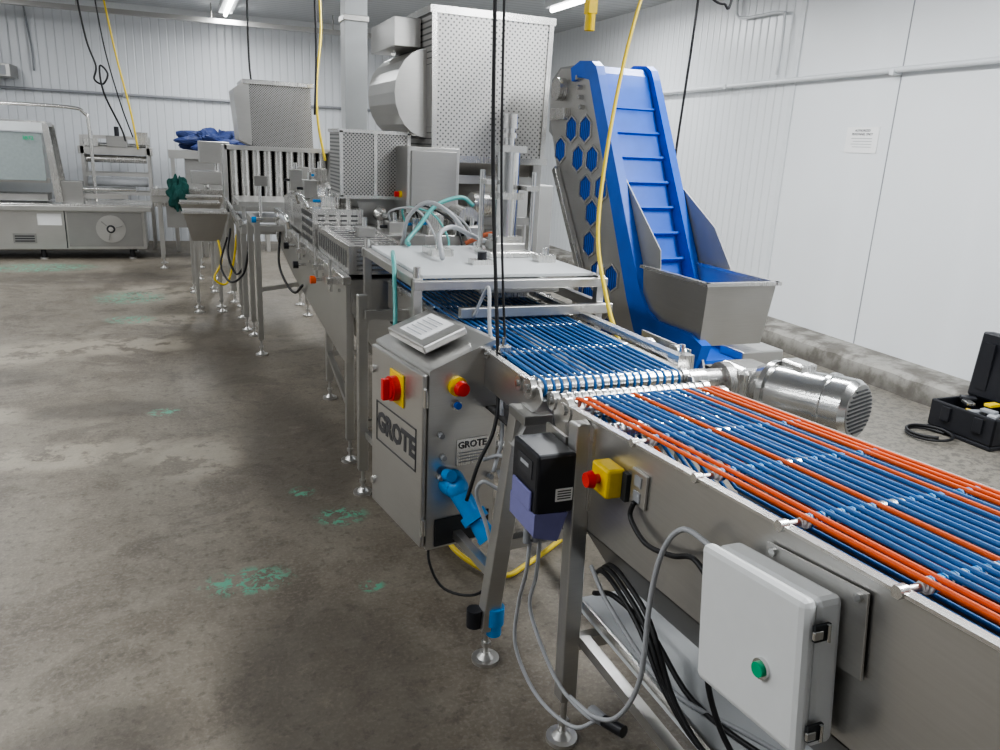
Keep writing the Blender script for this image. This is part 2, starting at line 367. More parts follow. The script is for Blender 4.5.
def groller(par,x0,x1,y,z,r,xs=None,m=CH):
    q=P().cyl((x0,y,z),(x1,y,z),r*.86,ST,18)
    if xs is None:
        n=int((x1-x0)/.022);xs=[x0+(x1-x0)*(i+.5)/n for i in range(n)]
    for i in range(len(xs)-1):
        a=xs[i]+.0057;b=xs[i+1]-.0057
        if b-a>.003:q.cyl((a,y,z),(b,y,z),r,m,18)
    q.cyl((x0-.03,y,z),(x0-.012,y,z),r*1.2,STL,24).cyl((x0-.014,y,z),(x0,y,z),r*.5,CH,12).cyl((x0-.036,y,z),(x0-.03,y,z),r*.5,CH,6)
    q.cyl((x1,y,z),(x1+.02,y,z),r*1.1,STL,20)
    return fin("roller",q,par)
groller(NC,XA+.006,XB-.006,Y0-.02,zc(Y0)-rr,.029,XS)
groller(NC,XA+.01,XB-.01,Y0-.1,zc(Y0)-rr-.04,.022)
groller(NC,XA+.006,XB-.006,1.865,.925,.022)
for y in(1.43,1.19,.945,.7,.45,.2,-.05,-.3):
    z=zc(y)-.012
    q=P().cyl((XA-.008,y,z),(XB+.008,y,z),.0065,ST,10)
    ci=min(range(nC-1),key=lambda i:abs((XS[i]+XS[i+1])/2-1.19))
    for i in range(nC):
        x=XS[i]
        q.cyl((x-.0045,y,z),(x+.0045,y,z),.0085,WHT,10)
        if i<nC-1:
            a,b=x+.006,XS[i+1]-.006
            if i in(ci,ci-1,ci+1):q.cyl((a,y,z),(b,y,z),.0148,CH,16)
            else:
                q.cyl((a,y,z),(a+.0055,y,z),.0135,BLUEC if i%3 else WHT,10).cyl((b-.0055,y,z),(b,y,z),.0135,BLUEC,10)
    q.cyl((XA-.03,y,z),(XA-.012,y,z),.011,STL,6)
    fin("cross_shaft",q,NC)
q=P().prism([(1.84,.94),(1.86,.92),(1.84,.87),(1.72,.72),(1.62,.7),(1.62,.93),(1.70,.95)],'x',XA-.02,XA-.012,STL)
for y,z in((1.74,.85),(1.68,.8)):q.cyl((XA-.03,y,z),(XA-.02,y,z),.014,CH,12)
fin("nose_bracket",q,NC,bevel=.001)
leg(NC,.91,1.61,.93,.048,.14,(.925,1.67));leg(NC,1.48,1.62,.9,.048,.14)
leg(NC,.92,-.3,.75,.048);leg(NC,1.48,-.3,.75,.048)
q=P().bx(.99,1.45,.35,1.75,.34,.352,WHG).bx(.99,.997,.35,1.75,.352,.375,ST).bx(1.443,1.45,.35,1.75,.352,.375,ST).beam((.93,1.63,.3),(1.48,1.63,.3),.035,.035,ST).beam((.95,1.6,.32),(.95,-.3,.32),.03,.03,ST).beam((1.47,1.6,.32),(1.47,-.3,.32),.03,.03,ST)
fin("lower_shelf",q,NC,label="pale flat shelf below the belt")
# ---------------------------------------------------------------- upstream cord conveyor
UC=thing("cord_conveyor","stainless conveyor with evenly spaced blue round cords under table","conveyor",(1.17,2.9,0))
XC,XD=.92,1.42;YE=1.95;YU=3.66
for x in(XC-.01,XD+.004):
    fin("side_plate",P().prism([(1.9,.95),(1.88,.92),(1.97,.83),(YU,.83),(YU,.955)],'x',x,x+.006,ST).bx(x-.008,x+.014,1.97,YU,.953,.959,STL),UC)
US=[XC+.022+i*(XD-XC-.044)/17+rx.uniform(-.002,.002) for i in range(18)]
for i,x in enumerate(US):
    pts=[(x,YU,.965),(x,YE,.962)]
    for k in range(1,6):
        a=pi*k/6;pts.append((x,YE-math.sin(a)*.024,.938+math.cos(a)*.024))
    pts+=[(x,YE,.914),(x,2.3,.84),(x,YU,.84)]
    fin("belt_cord",P().tube(pts,.0048,BLUED,8,1,False),UC)
groller(UC,XC+.006,XD-.006,YE,.938,.0255,US)
groller(UC,XC+.01,XD-.01,2.03,.93,.02)
for y in(2.3,2.65,3.05,3.4):groller(UC,XC+.01,XD-.01,y,.948,.0125,US)
fin("bed_pan",P().bx(XC,XD,2.1,YU,.75,.755,DSH),UC)
q=P().bx(XD+.03,XD+.06,2.05,3.2,.96,.985,STL).beam((XD+.02,2.1,.93),(XD+.09,2.1,.975),.03,.02,ST).beam((XD+.02,3.1,.93),(XD+.09,3.1,.975),.03,.02,ST)
fin("guide_rail",q,UC)
fin("tension_block",P().bx(1.44,1.5,2.0,2.06,.94,.99,STL).cyl((1.47,2.03,.99),(1.47,2.03,1.02),.01,CH,8),UC)
fin("tension_block",P().bx(.93,.97,2.25,2.29,.96,.98,STL).cyl((.95,2.27,.98),(.95,2.27,1.01),.008,CH,8),UC)
fin("bearing",P().cyl((1.5,1.95,.93),(1.44,1.95,.93),.03,STL,16),UC)
fin("drive_pulley",P().cyl((1.5,2.12,.95),(1.53,2.12,.95),.045,STL,20).cyl((1.53,2.12,.95),(1.55,2.12,.95),.02,BLUEC,12),UC)
fin("drive_pulley",P().cyl((1.5,2.3,.94),(1.53,2.3,.94),.035,STL,20).cyl((1.53,2.3,.94),(1.55,2.3,.94),.014,BLUEC,12),UC)
fin("drive_bracket",P().bx(1.52,1.6,2.2,2.45,.86,.9,ST).bx(1.55,1.56,2.1,2.4,.9,.98,STD),UC,bevel=.003)
leg(UC,.83,2.01,.87,.055,.12,(.9,1.99));leg(UC,1.46,2.05,.85,.05)
leg(UC,.72,3.36,.95,.045);leg(UC,1.5,3.36,.9,.045)
fin("cross_brace",P().beam((.86,2.0,.42),(1.46,2.05,.42),.035,.035,ST).beam((.85,2.01,.3),(.74,3.36,.3),.03,.03,ST).beam((1.47,2.05,.4),(1.5,3.36,.4),.03,.03,ST).beam((.72,3.3,.87),(.93,3.3,.87),.03,.04,ST).beam((.72,3.36,.35),(1.5,3.36,.35),.03,.03,ST),UC)
fin("knee_bracket",P().prism([(.86,.76),(.97,.76),(.97,.9),(.92,.9)],'y',1.93,1.99,ST).bx(.87,.96,1.9,2.02,.84,.87,STD),UC,bevel=.003)
# ---------------------------------------------------------------- gear motor
GM=thing("gear_motor","polished stainless washdown gear motor beside the conveyor","motor",(1.8,2.0,.7))
a=V((1.85,2.06,.835));b=V((1.955,1.74,.85));d=(b-a).normalized()
fin("gearbox",P().bx(1.75,1.9,2.05,2.2,.76,.91,STL).cyl((1.56,2.14,.86),(1.76,2.14,.86),.035,STL,20).cyl((1.72,2.14,.845),(1.755,2.14,.845),.07,STL,24),GM,bevel=.02)
q=P().cyl(a-d*.03,a+d*.03,.075,CH,28,.1).cyl(a+d*.03,a+d*.05,.108,CH,28).cyl(a+d*.05,b-d*.1,.096,CH,32).cyl(b-d*.1,b-d*.085,.106,CH,32).cyl(b-d*.085,b-d*.02,.1,CH,32).cyl(b-d*.02,b,.1,CH,32,.088)
fin("motor_body",q,GM)
fin("terminal_box",P().bx(1.87,1.94,1.92,2.02,.92,.955,STL),GM,bevel=.008)
q=P();x=d.cross(V((0,0,1))).normalized();y=x.cross(d)
q.cyl(b,b+d*.002,.086,STD,28)
for k in range(-5,6):
    h=.078*math.sqrt(max(.02,1-(k/5.6)**2));c=b+d*.004+y*k*.0134;q.beam(c-x*h,c+x*h,.004,.006,DK,up=d)
fin("fan_grille",q,GM,label="slotted round fan cover")
# ---------------------------------------------------------------- control cabinet
CX=Matrix.Translation((.71,2.3,0))@Matrix.Rotation(math.radians(8.9),4,'Z')
CC=thing("control_cabinet","stainless steel electrical cabinet with sloped top beside conveyor","control cabinet",(.8,2.55,.26))
fin("body",P(CX).prism([(0,.26),(.26,.26),(.26,.985),(.235,.985),(0,.90)],'y',0,.455,ST),CC,bevel=.006)
fin("door",P(CX).bx(-.02,-.001,.008,.447,.27,.888,ST),CC,bevel=.006)
DM=lambda y,z,x=-.0215:Matrix.Translation((x,y,z))@Matrix(((0,0,-1,0),(-1,0,0,0),(0,1,0,0),(0,0,0,1)))
FM=lambda x,z,y=-.001:Matrix.Translation((x,y,z))@Matrix(((1,0,0,0),(0,0,-1,0),(0,1,0,0),(0,0,0,1)))
q=P(CX).text("GROTE",.10,DM(.222,.612,-.021),LINK,.0045)
for (a0,a1,b0,b1) in((.05,.395,.684,.689),(.05,.395,.535,.540),(.05,.055,.535,.689),(.39,.395,.535,.689)):q.bx(-.0222,-.02,a0,a1,b0,b1,LINK)
fin("logo_lettering",q,CC,label="outlined dark lettering inside a thin frame")
q=P(CX).bx(-.026,-.02,.15,.265,.73,.845,YEL).cyl((-.026,.208,.788),(-.05,.208,.788),.044,RED,28).cyl((-.05,.208,.788),(-.056,.208,.788),.034,RED,28).bx(-.078,-.055,.197,.219,.75,.826,RED)
fin("rotary_switch",q,CC,label="red rotary disconnect on yellow plate",bevel=.003)
fin("door_latch",P(CX).cyl((-.02,.42,.8),(-.03,.42,.8),.014,CH,16),CC);fin("door_latch",P(CX).cyl((-.02,.42,.36),(-.03,.42,.36),.014,CH,16),CC)
fin("door_hinge",P(CX).cyl((-.012,.0,.78),(-.012,.0,.84),.009,CH,12),CC);fin("door_hinge",P(CX).cyl((-.012,.0,.32),(-.012,.0,.38),.009,CH,12),CC)
fin("emergency_stop",P(CX).cyl((.1,0,.84),(.1,-.012,.84),.033,YEL,24).cyl((.1,-.012,.84),(.1,-.03,.84),.015,RED,16).cyl((.1,-.03,.84),(.1,-.05,.84),.027,RED,24,.022),CC)
fin("push_button",P(CX).cyl((.1,0,.775),(.1,-.01,.775),.016,CH,16).cyl((.1,-.01,.775),(.1,-.018,.775),.012,BLUE,16),CC,label="small blue round push button")
q=P(CX).bx(.105,.225,-.004,-.001,.555,.65,STL).text("GROTE",.034,FM(.165,.628,-.005),LINK,.0005)
for i in range(4):q.bx(.115,.215,-.0055,-.004,.6-i*.011,.603-i*.011,GRY)
fin("rating_plate",q,CC)
for x,z in((.04,.68),(.05,.6),(.235,.5),(.04,.53)):fin("cable_gland",P(CX).cyl((x,0,z),(x,-.012,z),.012,CH,6).cyl((x,-.012,z),(x,-.025,z),.009,GRY,12),CC)
q=P(CX).cyl((.09,0,.5),(.09,-.045,.495),.048,CYAN,24,.04).ball((.09,-.045,.495),.04,CYAN).cyl((.09,-.045,.49),(.12,-.1,.42),.034,CYAN,20).cyl((.12,-.1,.42),(.128,-.12,.4),.046,CYAN,24).cyl((.128,-.12,.4),(.145,-.155,.36),.03,CYAN,20,.034).cyl((.145,-.155,.36),(.15,-.165,.35),.037,CYAN,20).cyl((.06,-.02,.54),(.06,-.06,.55),.02,CYAN,14)
fin("power_socket",q,CC,label="bright blue industrial plug and socket")
fin("dark_opening",P(CX).bx(.03,.24,-.006,-.001,.27,.37,DK),CC)  # flat dark sheet, paints the shaded interior of the lower opening
q=P(CX);R=Matrix.Rotation(-math.atan(.085/.235),3,'Y')
q.bx(.02,.19,.1,.4,.955,.985,ST,R)
fin("display_box",q,CC,bevel=.006)
q=P(CX).bx(.04,.17,.16,.34,.986,.988,PAP,R)
for i in range(5):q.bx(.055+.02*i,.06+.02*i,.19,.31,.9885+(i-2)*.0072,.9895+(i-2)*.0072,GRY,R)
fin("paper_label",q,CC)
fin("mount_bracket",P(CX).bx(.26,.31,.1,.14,.5,.9,ST).bx(.26,.31,.36,.4,.5,.9,ST).bx(.31,.33,.05,.44,.7,.76,ST),CC)
# ---------------------------------------------------------------- drive, e-stop, outlet, box
VF=thing("motor_drive","black and lilac variable speed drive mounted beside conveyor leg","motor drive",(.85,1.7,.6))
fin("housing",P().bx(.79,.90,1.63,1.79,.70,.865,BLKP),VF,bevel=.008)
q=P().bx(.845,.893,1.628,1.63,.735,.77,PAP)
for i in range(4):q.bx(.85,.888,1.6275,1.628,.741+i*.007,.744+i*.007,INK)
fin("label_plate",q,VF)
fin("keypad_label",P().bx(.788,.79,1.66,1.75,.79,.84,INK).bx(.787,.788,1.68,1.73,.815,.825,LGR),VF)
fin("base_cover",P().prism([(.79,.64),(.86,.62),(.885,.70),(.79,.705)],'y',1.63,1.79,PUR).bx(.783,.79,1.65,1.77,.705,.76,PUR),VF,bevel=.006)
for i in range(3):fin("cable_gland",P().cyl((.80+.025*i,1.69,.635),(.80+.025*i,1.69,.595),.01,GRY,10),VF)
fin("mount_plate",P().bx(.90,.908,1.7,1.82,.66,.88,ST),VF)
ES=thing("emergency_stop","yellow box with red mushroom emergency stop button","emergency stop",(.92,1.5,.8))
fin("housing",P().bx(.89,.94,1.46,1.54,.81,.885,YEL),ES,bevel=.008)
fin("button",P().cyl((.89,1.5,.85),(.872,1.5,.85),.012,RED,16).cyl((.872,1.5,.85),(.855,1.5,.85),.022,RED,24,.018),ES)
fin("lower_panel",P().bx(.93,.942,1.44,1.46,.81,.88,DK),ES)
OU=thing("outlet_box","small grey metal outlet plate on conveyor side","electrical outlet",(.93,1.4,.83))
fin("cover",P().bx(.935,.943,1.365,1.43,.82,.905,ST),OU,bevel=.003)
fin("socket",P().bx(.933,.935,1.385,1.412,.83,.855,GRY),OU);fin("socket",P().bx(.933,.935,1.385,1.412,.868,.893,GRY),OU)
JR=Matrix.Translation((.875,.897,.812))@Matrix.Rotation(math.radians(-7),4,'X')
JB=thing("junction_box","white plastic enclosure with metal latches and green button","junction box",(.88,.91,.65))
fin("body",P(JR).bx(.0,.055,-.125,.125,-.13,.125,WHT),JB,bevel=.012)
fin("lid",P(JR).bx(-.03,-.001,-.13,.13,-.135,.13,WHT),JB,bevel=.012)
for z in(-.095,.075):
    fin("latch",P(JR).bx(-.012,.02,-.137,-.13,z-.012,z+.016,DK).bx(-.018,.0,-.142,-.136,z-.005,z+.009,CH).cyl((.012,-.14,z-.012),(.012,-.14,z+.016),.0035,CH,8),JB,bevel=.0015,label="small dark and chrome toggle latch")
fin("push_button",P(JR).cyl((-.03,-.048,-.022),(-.037,-.048,-.022),.018,CH,20).cyl((-.037,-.048,-.022),(-.043,-.048,-.022),.013,GRN,20),JB,label="illuminated green button with chrome ring")
q=P(JR).bx(.058,.063,-.165,.06,.0,.145,ST)
for y in(-.15,.04):q.cyl((.058,y,.133),(.052,y,.133),.008,CH,6)
fin("mount_plate",q,JB,bevel=.001)
# ---------------------------------------------------------------- white-topped table over the belt
TB=thing("machine_table","stainless frame table with pale flat top over blue cords","table",(1.2,3.3,0))
fin("table_top",P().bx(.82,1.54,2.78,3.62,1.115,1.13,WHG),TB,bevel=.003)
q=P()
for x in(.8,1.57):q.beam((x,2.76,1.1),(x,3.66,1.1),.035,.035,ST)
for y in(2.76,3.64):q.beam((.78,y,1.095),(1.59,y,1.095),.035,.035,ST)
q.beam((.95,2.72,.995),(1.6,2.72,.995),.03,.04,ST).beam((1.57,2.76,.995),(1.57,3.64,.995),.03,.04,ST)
fin("frame_rail",q,TB,bevel=.003)
for x,y in((.8,2.78),(1.57,2.78),(.8,3.62),(1.57,3.62)):
    fin("leg",P().beam((x,y,.84 if x<1 else 0),(x,y,1.12),.035,.035,ST).cyl((x,y,1.12),(x,y,1.16),.014,STL,10),TB,bevel=.003)
fin("under_plate",P().bx(1.1,1.45,2.9,3.4,1.03,1.06,ST).bx(1.2,1.35,3.0,3.2,.99,1.03,STL),TB,bevel=.003)
PC=thing("pneumatic_press","upright stainless air cylinder with guide rods on table","pneumatic cylinder",(1.36,3.3,1.13))
fin("base_block",P().bx(1.25,1.47,3.2,3.4,1.13,1.155,STL).bx(1.29,1.43,3.23,3.37,1.155,1.19,ST),PC,bevel=.004)
q=P().cyl((1.36,3.3,1.19),(1.36,3.3,1.6),.05,CH,24)
for z in(1.19,1.38,1.58):q.bx(1.3,1.42,3.24,3.36,z,z+.028,STL)
q.cyl((1.36,3.3,1.6),(1.36,3.3,1.7),.022,CH,12).cyl((1.36,3.3,1.68),(1.36,3.3,1.74),.032,STL,14).cyl((1.36,3.3,1.64),(1.36,3.3,1.66),.032,STL,14)
fin("cylinder",q,PC)
fin("guide_rod",P().cyl((1.45,3.22,1.155),(1.45,3.22,1.5),.01,CH,12).bx(1.41,1.47,3.2,3.3,1.42,1.44,STL),PC)
fin("guide_rod",P().cyl((1.27,3.38,1.155),(1.27,3.38,1.5),.012,CH,12).bx(1.26,1.31,3.3,3.4,1.44,1.46,STL),PC)
fin("clamp",P().bx(1.0,1.1,3.25,3.4,1.13,1.16,STL).cyl((1.05,3.32,1.16),(1.05,3.32,1.22),.012,CH),PC)
fin("clamp",P().bx(1.1,1.19,3.0,3.06,1.13,1.15,STL).cyl((1.15,3.03,1.15),(1.15,3.03,1.18),.02,BLKP,12),PC)
fin("clamp",P().bx(1.42,1.5,3.05,3.12,1.13,1.16,STL).cyl((1.46,3.08,1.16),(1.46,3.08,1.19),.015,CH,12),PC)
def hose(name,label,pts,r,m,cat="hose",**k):return fin(name,P().tube(pts,r,m,8,6),None,label,cat,**k)
hose("air_hose","teal plastic air hose looping over table machinery",[(1.42,3.9,1.3),(1.35,3.9,1.34),(1.2,3.85,1.3),(1.08,3.75,1.2),(1.0,3.65,1.15),(.98,3.55,1.145)],.011,HOSE)
hose("air_hose","teal plastic air hose dropping beside the table",[(.84,3.3,1.145),(.79,3.1,1.16),(.77,3.0,1.12),(.75,2.9,1.0),(.74,2.86,.92)],.009,HOSE)
hose("air_hose","clear pale hose arched above the white table",[(1.0,3.1,1.145),(1.05,3.3,1.22),(1.15,3.42,1.24),(1.25,3.45,1.2),(1.4,3.5,1.145)],.011,LGR)
hose("air_hose","clear pale hose looping beside air cylinder",[(1.3,3.55,1.15),(1.2,3.6,1.28),(1.1,3.65,1.33),(1.02,3.7,1.26),(1.0,3.74,1.12)],.01,LGR)
hose("air_hose","rust orange coupling hose lying on the table",[(1.5,3.55,1.145),(1.44,3.45,1.19),(1.36,3.5,1.2),(1.26,3.55,1.15)],.011,simple("rust_orange",(.45,.12,.05),.5))
# ---------------------------------------------------------------- slicer body
SL=thing("slicing_machine","long stainless food slicing machine with trough and guards","food machine",(1.1,5.1,0))
fin("trough_body",P().prism([(.74,.95),(.74,.80),(.92,.48),(1.45,.48),(1.62,.80),(1.62,.95)],'y',3.72,6.6,ST),SL,bevel=.004)
q=P().bx(.70,.74,3.7,6.65,.93,.97,STL).prism([(3.70,.93),(6.6,.93),(6.6,.80),(5.6,.66),(3.9,.54),(3.70,.54)],'x',.715,.735,ST)
for k in range(12):q.cyl((.715,3.85+k*.24,.88),(.705,3.85+k*.24,.88),.009,CH,8)
fin("side_panel",q,SL,bevel=.003)
fin("side_rail",P().bx(1.62,1.66,3.7,6.65,.93,.97,STL),SL)
q=P().bx(.72,1.02,4.72,5.2,.97,1.2,STL)
for k in range(9):
    for j in range(4):q.bx(.716,.72,4.76+k*.046,4.778+k*.046,.99+j*.05,1.02+j*.05,SLOT)
for k in range(7):
    for j in range(4):q.bx(.75+j*.065,.79+j*.065,4.716,4.72,.99+k*.028,1.0+k*.028,SLOT)
fin("louvered_guard",q,SL,bevel=.004)
q=P().bx(.74,1.04,3.76,4.68,.97,1.11,STL)
for k in range(9):
    for j in range(2):q.bx(.78+j*.12,.88+j*.12,3.82+k*.09,3.845+k*.09,1.109,1.112,SLOT)
for k in range(14):q.bx(.737,.74,3.82+k*.06,3.84+k*.06,1.0,1.08,SLOT)
for k in range(5):q.bx(.78,1.0,3.756,3.76,.99+k*.022,.998+k*.022,SLOT)
fin("slotted_guard",q,SL,bevel=.004)
q=P()
for k in range(7):q.bx(1.06,1.6,3.74+k*.055,3.775+k*.055,1.0,1.04,STL)
q.bx(1.05,1.07,3.74,4.15,.97,1.05,ST).bx(1.59,1.61,3.74,4.15,.97,1.05,ST).bx(1.06,1.6,3.74,4.15,.97,.985,ST)
fin("slatted_guard",q,SL)
fin("deck_cover",P().bx(1.06,1.6,4.3,6.4,.97,1.1,ST),SL,bevel=.004)
fin("feed_cover",P().prism([(.76,.97),(.76,1.16),(1.0,1.28),(1.3,1.28),(1.3,1.1),(1.05,1.1),(1.05,.97)],'y',5.3,6.4,STL),SL,bevel=.004)
for x,y,zz in((.82,4.81,.65),(1.5,4.81,.6),(.74,3.76,.8),(1.58,3.76,.8),(1.5,6.4,.6),(.51,5.97,1.0),(.51,6.6,1.0)):leg(SL,x,y,zz,.042)
fin("side_frame",P().beam((.51,5.95,.98),(.51,6.62,.98),.04,.05,ST).beam((.51,5.97,.95),(.75,5.97,.95),.04,.04,ST).beam((.51,6.6,.95),(.75,6.6,.95),.04,.04,ST),SL,bevel=.002)
fin("side_frame",P().beam((.51,5.97,.5),(.9,5.97,.55),.03,.03,ST),SL)
fin("side_frame",P().beam((.82,4.81,.3),(1.5,4.81,.3),.03,.03,ST).beam((.82,4.81,.3),(.74,3.76,.3),.03,.03,ST),SL)
for (x,y,z,m) in((.5,5.9,1.02,CYAN),(.66,5.4,.9,BLKP),(.68,4.4,.84,ORG),(.66,4.95,.84,BLKP)):
    fin("clamp_knob",P().cyl((x+.05,y,z),(x,y,z),.008,CH,8).cyl((x,y,z),(x-.03,y,z),.022,m,14),SL)
for y in(3.9,4.35,5.0,5.6,6.2):fin("guide_bracket",P().bx(.66,.72,y,y+.05,.9,.93,STL).cyl((.68,y+.025,.86),(.68,y+.025,1.02),.01,CH,8),SL)
fin("handle_rail",P().tube([(.66,5.3,1.02),(.64,5.35,1.1),(.64,5.9,1.1),(.66,5.95,1.02)],.012,CH,8),SL)
fin("handle_rail",P().tube([(.7,4.75,1.2),(.68,4.8,1.26),(.68,5.1,1.26),(.7,5.15,1.2)],.01,CH,8),SL)
fin("perforated_housing",P().bx(.9,1.32,4.8,5.15,1.27,1.65,PXs),SL,bevel=.004)
fin("housing_rim",P().bx(.89,1.33,4.79,5.16,1.64,1.66,STL).bx(.89,1.33,4.79,5.16,1.26,1.28,STL).bx(.895,.915,4.79,4.8,1.27,1.65,STL).bx(1.305,1.325,4.79,4.8,1.27,1.65,STL).bx(1.1,1.12,4.792,4.8,1.27,1.65,STL),SL)
fin("feed_funnel",P().prism([(1.0,1.26),(1.28,1.26),(1.2,1.1),(1.06,1.1)],'y',4.85,5.1,STD),SL)
for x,y in((.95,4.82),(1.3,4.82),(.95,5.12),(1.3,5.12)):fin("support_post",P().cyl((x,y,1.1),(x,y,1.27),.016,STL,10),SL)
fin("valve_body",P().ball((1.12,4.72,1.18),.045,STL).cyl((1.12,4.72,1.1),(1.12,4.72,1.15),.02,STL).cyl((1.12,4.6,1.18),(1.12,4.7,1.18),.018,CH),SL)
fin("operator_panel",P().bx(1.24,1.56,4.55,4.85,1.2,1.58,ST),SL,bevel=.006)
fin("panel_door",P().bx(1.26,1.54,4.535,4.55,1.22,1.56,STD),SL,bevel=.006)
fin("emergency_stop",P().cyl((1.24,4.68,1.3),(1.225,4.68,1.3),.02,YEL,16).cyl((1.225,4.68,1.3),(1.2,4.68,1.3),.017,RED,16),SL)
fin("motor_cover",P().bx(1.45,1.62,4.3,4.6,1.1,1.18,STL).cyl((1.54,4.3,1.2),(1.54,4.55,1.2),.06,STL,20),SL)
fin("support_post",P().beam((1.42,4.75,1.1),(1.42,4.75,1.22),.05,.05,ST),SL)
for k,(x,y,z,h) in enumerate([(.8,5.6,1.2,.12),(.95,6.1,1.28,.1),(1.15,5.7,1.28,.14),(1.5,4.2,1.06,.1),(1.25,4.45,1.1,.08),(1.5,5.4,1.1,.16),(1.1,4.4,1.1,.06),(.8,4.9,1.2,.06),(.86,4.1,1.11,.05),(.8,6.3,1.2,.16),(1.3,4.3,1.1,.12),(1.15,4.15,1.04,.08)]):
    fin("valve_block",P().bx(x,x+.09,y,y+.12,z,z+h,[ST,STL,STD][k%3]).cyl((x+.045,y+.06,z+h),(x+.045,y+.06,z+h+.05),.014,CH,10).cyl((x,y+.06,z+h*.5),(x-.04,y+.06,z+h*.5),.01,[BLKP,CYAN,CH][k%3],8),SL,bevel=.003)
for i in range(4):
    hose("air_hose","thin air line looped over slicing machine",[(1.15+.08*i,4.5,1.12),(1.1+.08*i,4.4,1.22+.02*i),(1.2+.09*i,4.2,1.25-.02*i),(1.25+.07*i,4.0,1.12),(1.2+.08*i,3.9,1.04)],.006,[LGR,HOSE,BLK,LGR][i])
fin("vertical_duct",P().bx(1.15,1.31,5.92,6.08,1.55,ZC-.001,WHG).bx(1.14,1.32,5.91,6.09,2.4,2.44,ST).bx(1.12,1.34,5.89,6.11,1.53,1.57,ST).prism([(1.05,1.285),(1.4,1.285),(1.33,1.55),(1.13,1.55)],'y',5.88,6.2,ST),None,"white square vertical duct from machine to ceiling","duct",bevel=.004)
# ---------------------------------------------------------------- big perforated hopper
HP=thing("bulk_hopper","large stainless hopper clad with perforated sheet on legs","hopper",(1.8,5,0))
fin("perforated_body",P().prism([(1.40,1.52),(1.385,2.33),(2.145,2.33),(2.13,1.52)],'y',4.6,5.45,PX),HP,bevel=.006)
q=P().bx(1.375,2.155,4.59,5.46,2.31,2.35,STL).bx(1.39,2.15,4.59,5.46,1.5,1.54,STL)
for x0,x1,xx in((1.4,1.385,0),(2.13,2.145,-.03)):q.prism([(x0+xx,1.52),(x1+xx,2.33),(x1+.03+xx,2.33),(x0+.03+xx,1.52)],'y',4.592,4.6,STL)
fin("edge_trim",q,HP)
q=P();pts=[]
for k in range(13):
    a=pi/2+pi*k/12;pts.append((1.40+math.cos(a)*.2,1.88+math.sin(a)*.25))
q.prism(pts,'y',4.7,5.4,ST)
fin("curved_cover",q,HP,label="rounded plain steel drum cover")
fin("side_panel",P().bx(1.22,1.38,4.8,5.4,2.14,2.3,ST),HP,bevel=.004)
q=P().mesh([V((1.42,4.65,1.5)),V((2.1,4.65,1.5)),V((2.1,5.4,1.5)),V((1.42,5.4,1.5)),V((1.72,4.85,1.2)),V((2.0,4.85,1.2)),V((2.0,5.2,1.2)),V((1.72,5.2,1.2))],[(0,1,5,4),(1,2,6,5),(2,3,7,6),(3,0,4,7),(4,5,6,7)],STD)
fin("outlet_funnel",q,HP)
for x,y in((1.45,4.65),(2.1,4.65),(1.45,5.4),(2.1,5.4)):leg(HP,x if x>2 else 1.72,y,1.5,.06,.1,(x,y))
fin("cross_brace",P().beam((1.45,4.65,1.4),(2.1,4.65,1.4),.04,.05,ST).beam((2.1,4.65,.8),(2.1,5.4,.8),.04,.05,ST).beam((1.73,4.65,.8),(2.1,4.65,.8),.04,.05,ST).beam((1.6,4.65,1.15),(2.1,4.65,1.15),.04,.05,ST),HP)
fin("junction_plate",P().bx(1.76,2.05,4.66,4.9,.84,1.12,ST),HP,bevel=.004)
fin("panel_door",P().bx(1.78,2.03,4.65,4.66,.86,1.1,STD),HP,bevel=.003)
fin("side_motor",P().cyl((1.66,4.6,1.26),(1.86,4.6,1.26),.07,STL,20).cyl((1.86,4.6,1.26),(1.9,4.6,1.26),.05,STD,16),HP)
fin("vibratory_tray",P().prism([(1.3,1.2),(1.3,1.12),(2.05,1.16),(2.05,1.22)],'y',4.95,5.3,STL),HP,bevel=.003)
fin("rear_cabinet",P().bx(2.1,2.5,5.2,5.6,.6,1.35,MAT),HP,bevel=.005)
# ---------------------------------------------------------------- elevator
EL=thing("incline_elevator","bright blue cleated incline conveyor with stainless sides and hopper","conveyor",(2.2,3.4,0))
yb,zb,yt,zt=3.12,.80,3.74,1.90
ux,uz=(yt-yb),(zt-zb);Ln=math.hypot(ux,uz);ux/=Ln;uz/=Ln;nx,nz=uz,-ux
E0,E1=2.015,2.315
side=[(2.62,.66),(2.6,.74),(2.63,.80),(2.7,.83),(3.0,.83),(3.08,.87),(3.13,.93),(yt,zt+.08),(yt+.06,zt+.11),(yt+.42,zt+.13),(yt+.54,zt+.05),(yt+.54,zt-.1),(4.14,1.5),(3.84,1.12),(3.72,.95),(3.72,.62),(2.7,.62)]
fin("side_plate",P().prism(side,'x',E0-.012,E0-.002,ST),EL,bevel=.001)
side2=[(2.82,.66),(2.8,.80),(3.0,.83),(3.08,.87),(3.13,.93),(yt,zt+.08),(yt+.06,zt+.11),(yt+.34,zt+.11),(yt+.42,zt+.0),(yt+.3,zt-.3),(3.42,.68),(3.28,.66)]
fin("side_plate",P().prism(side2,'x',E1+.002,E1+.012,MAT),EL,bevel=.001)
skirt=[(2.60,.845),(2.70,.875),(2.96,.875),(3.05,.91),(3.12,.99),(yt-.05,zt+.07),(yt-.02,zt+.115),(yt+.03,zt+.14),(yt+.16,zt+.15),(yt+.26,zt+.12)]
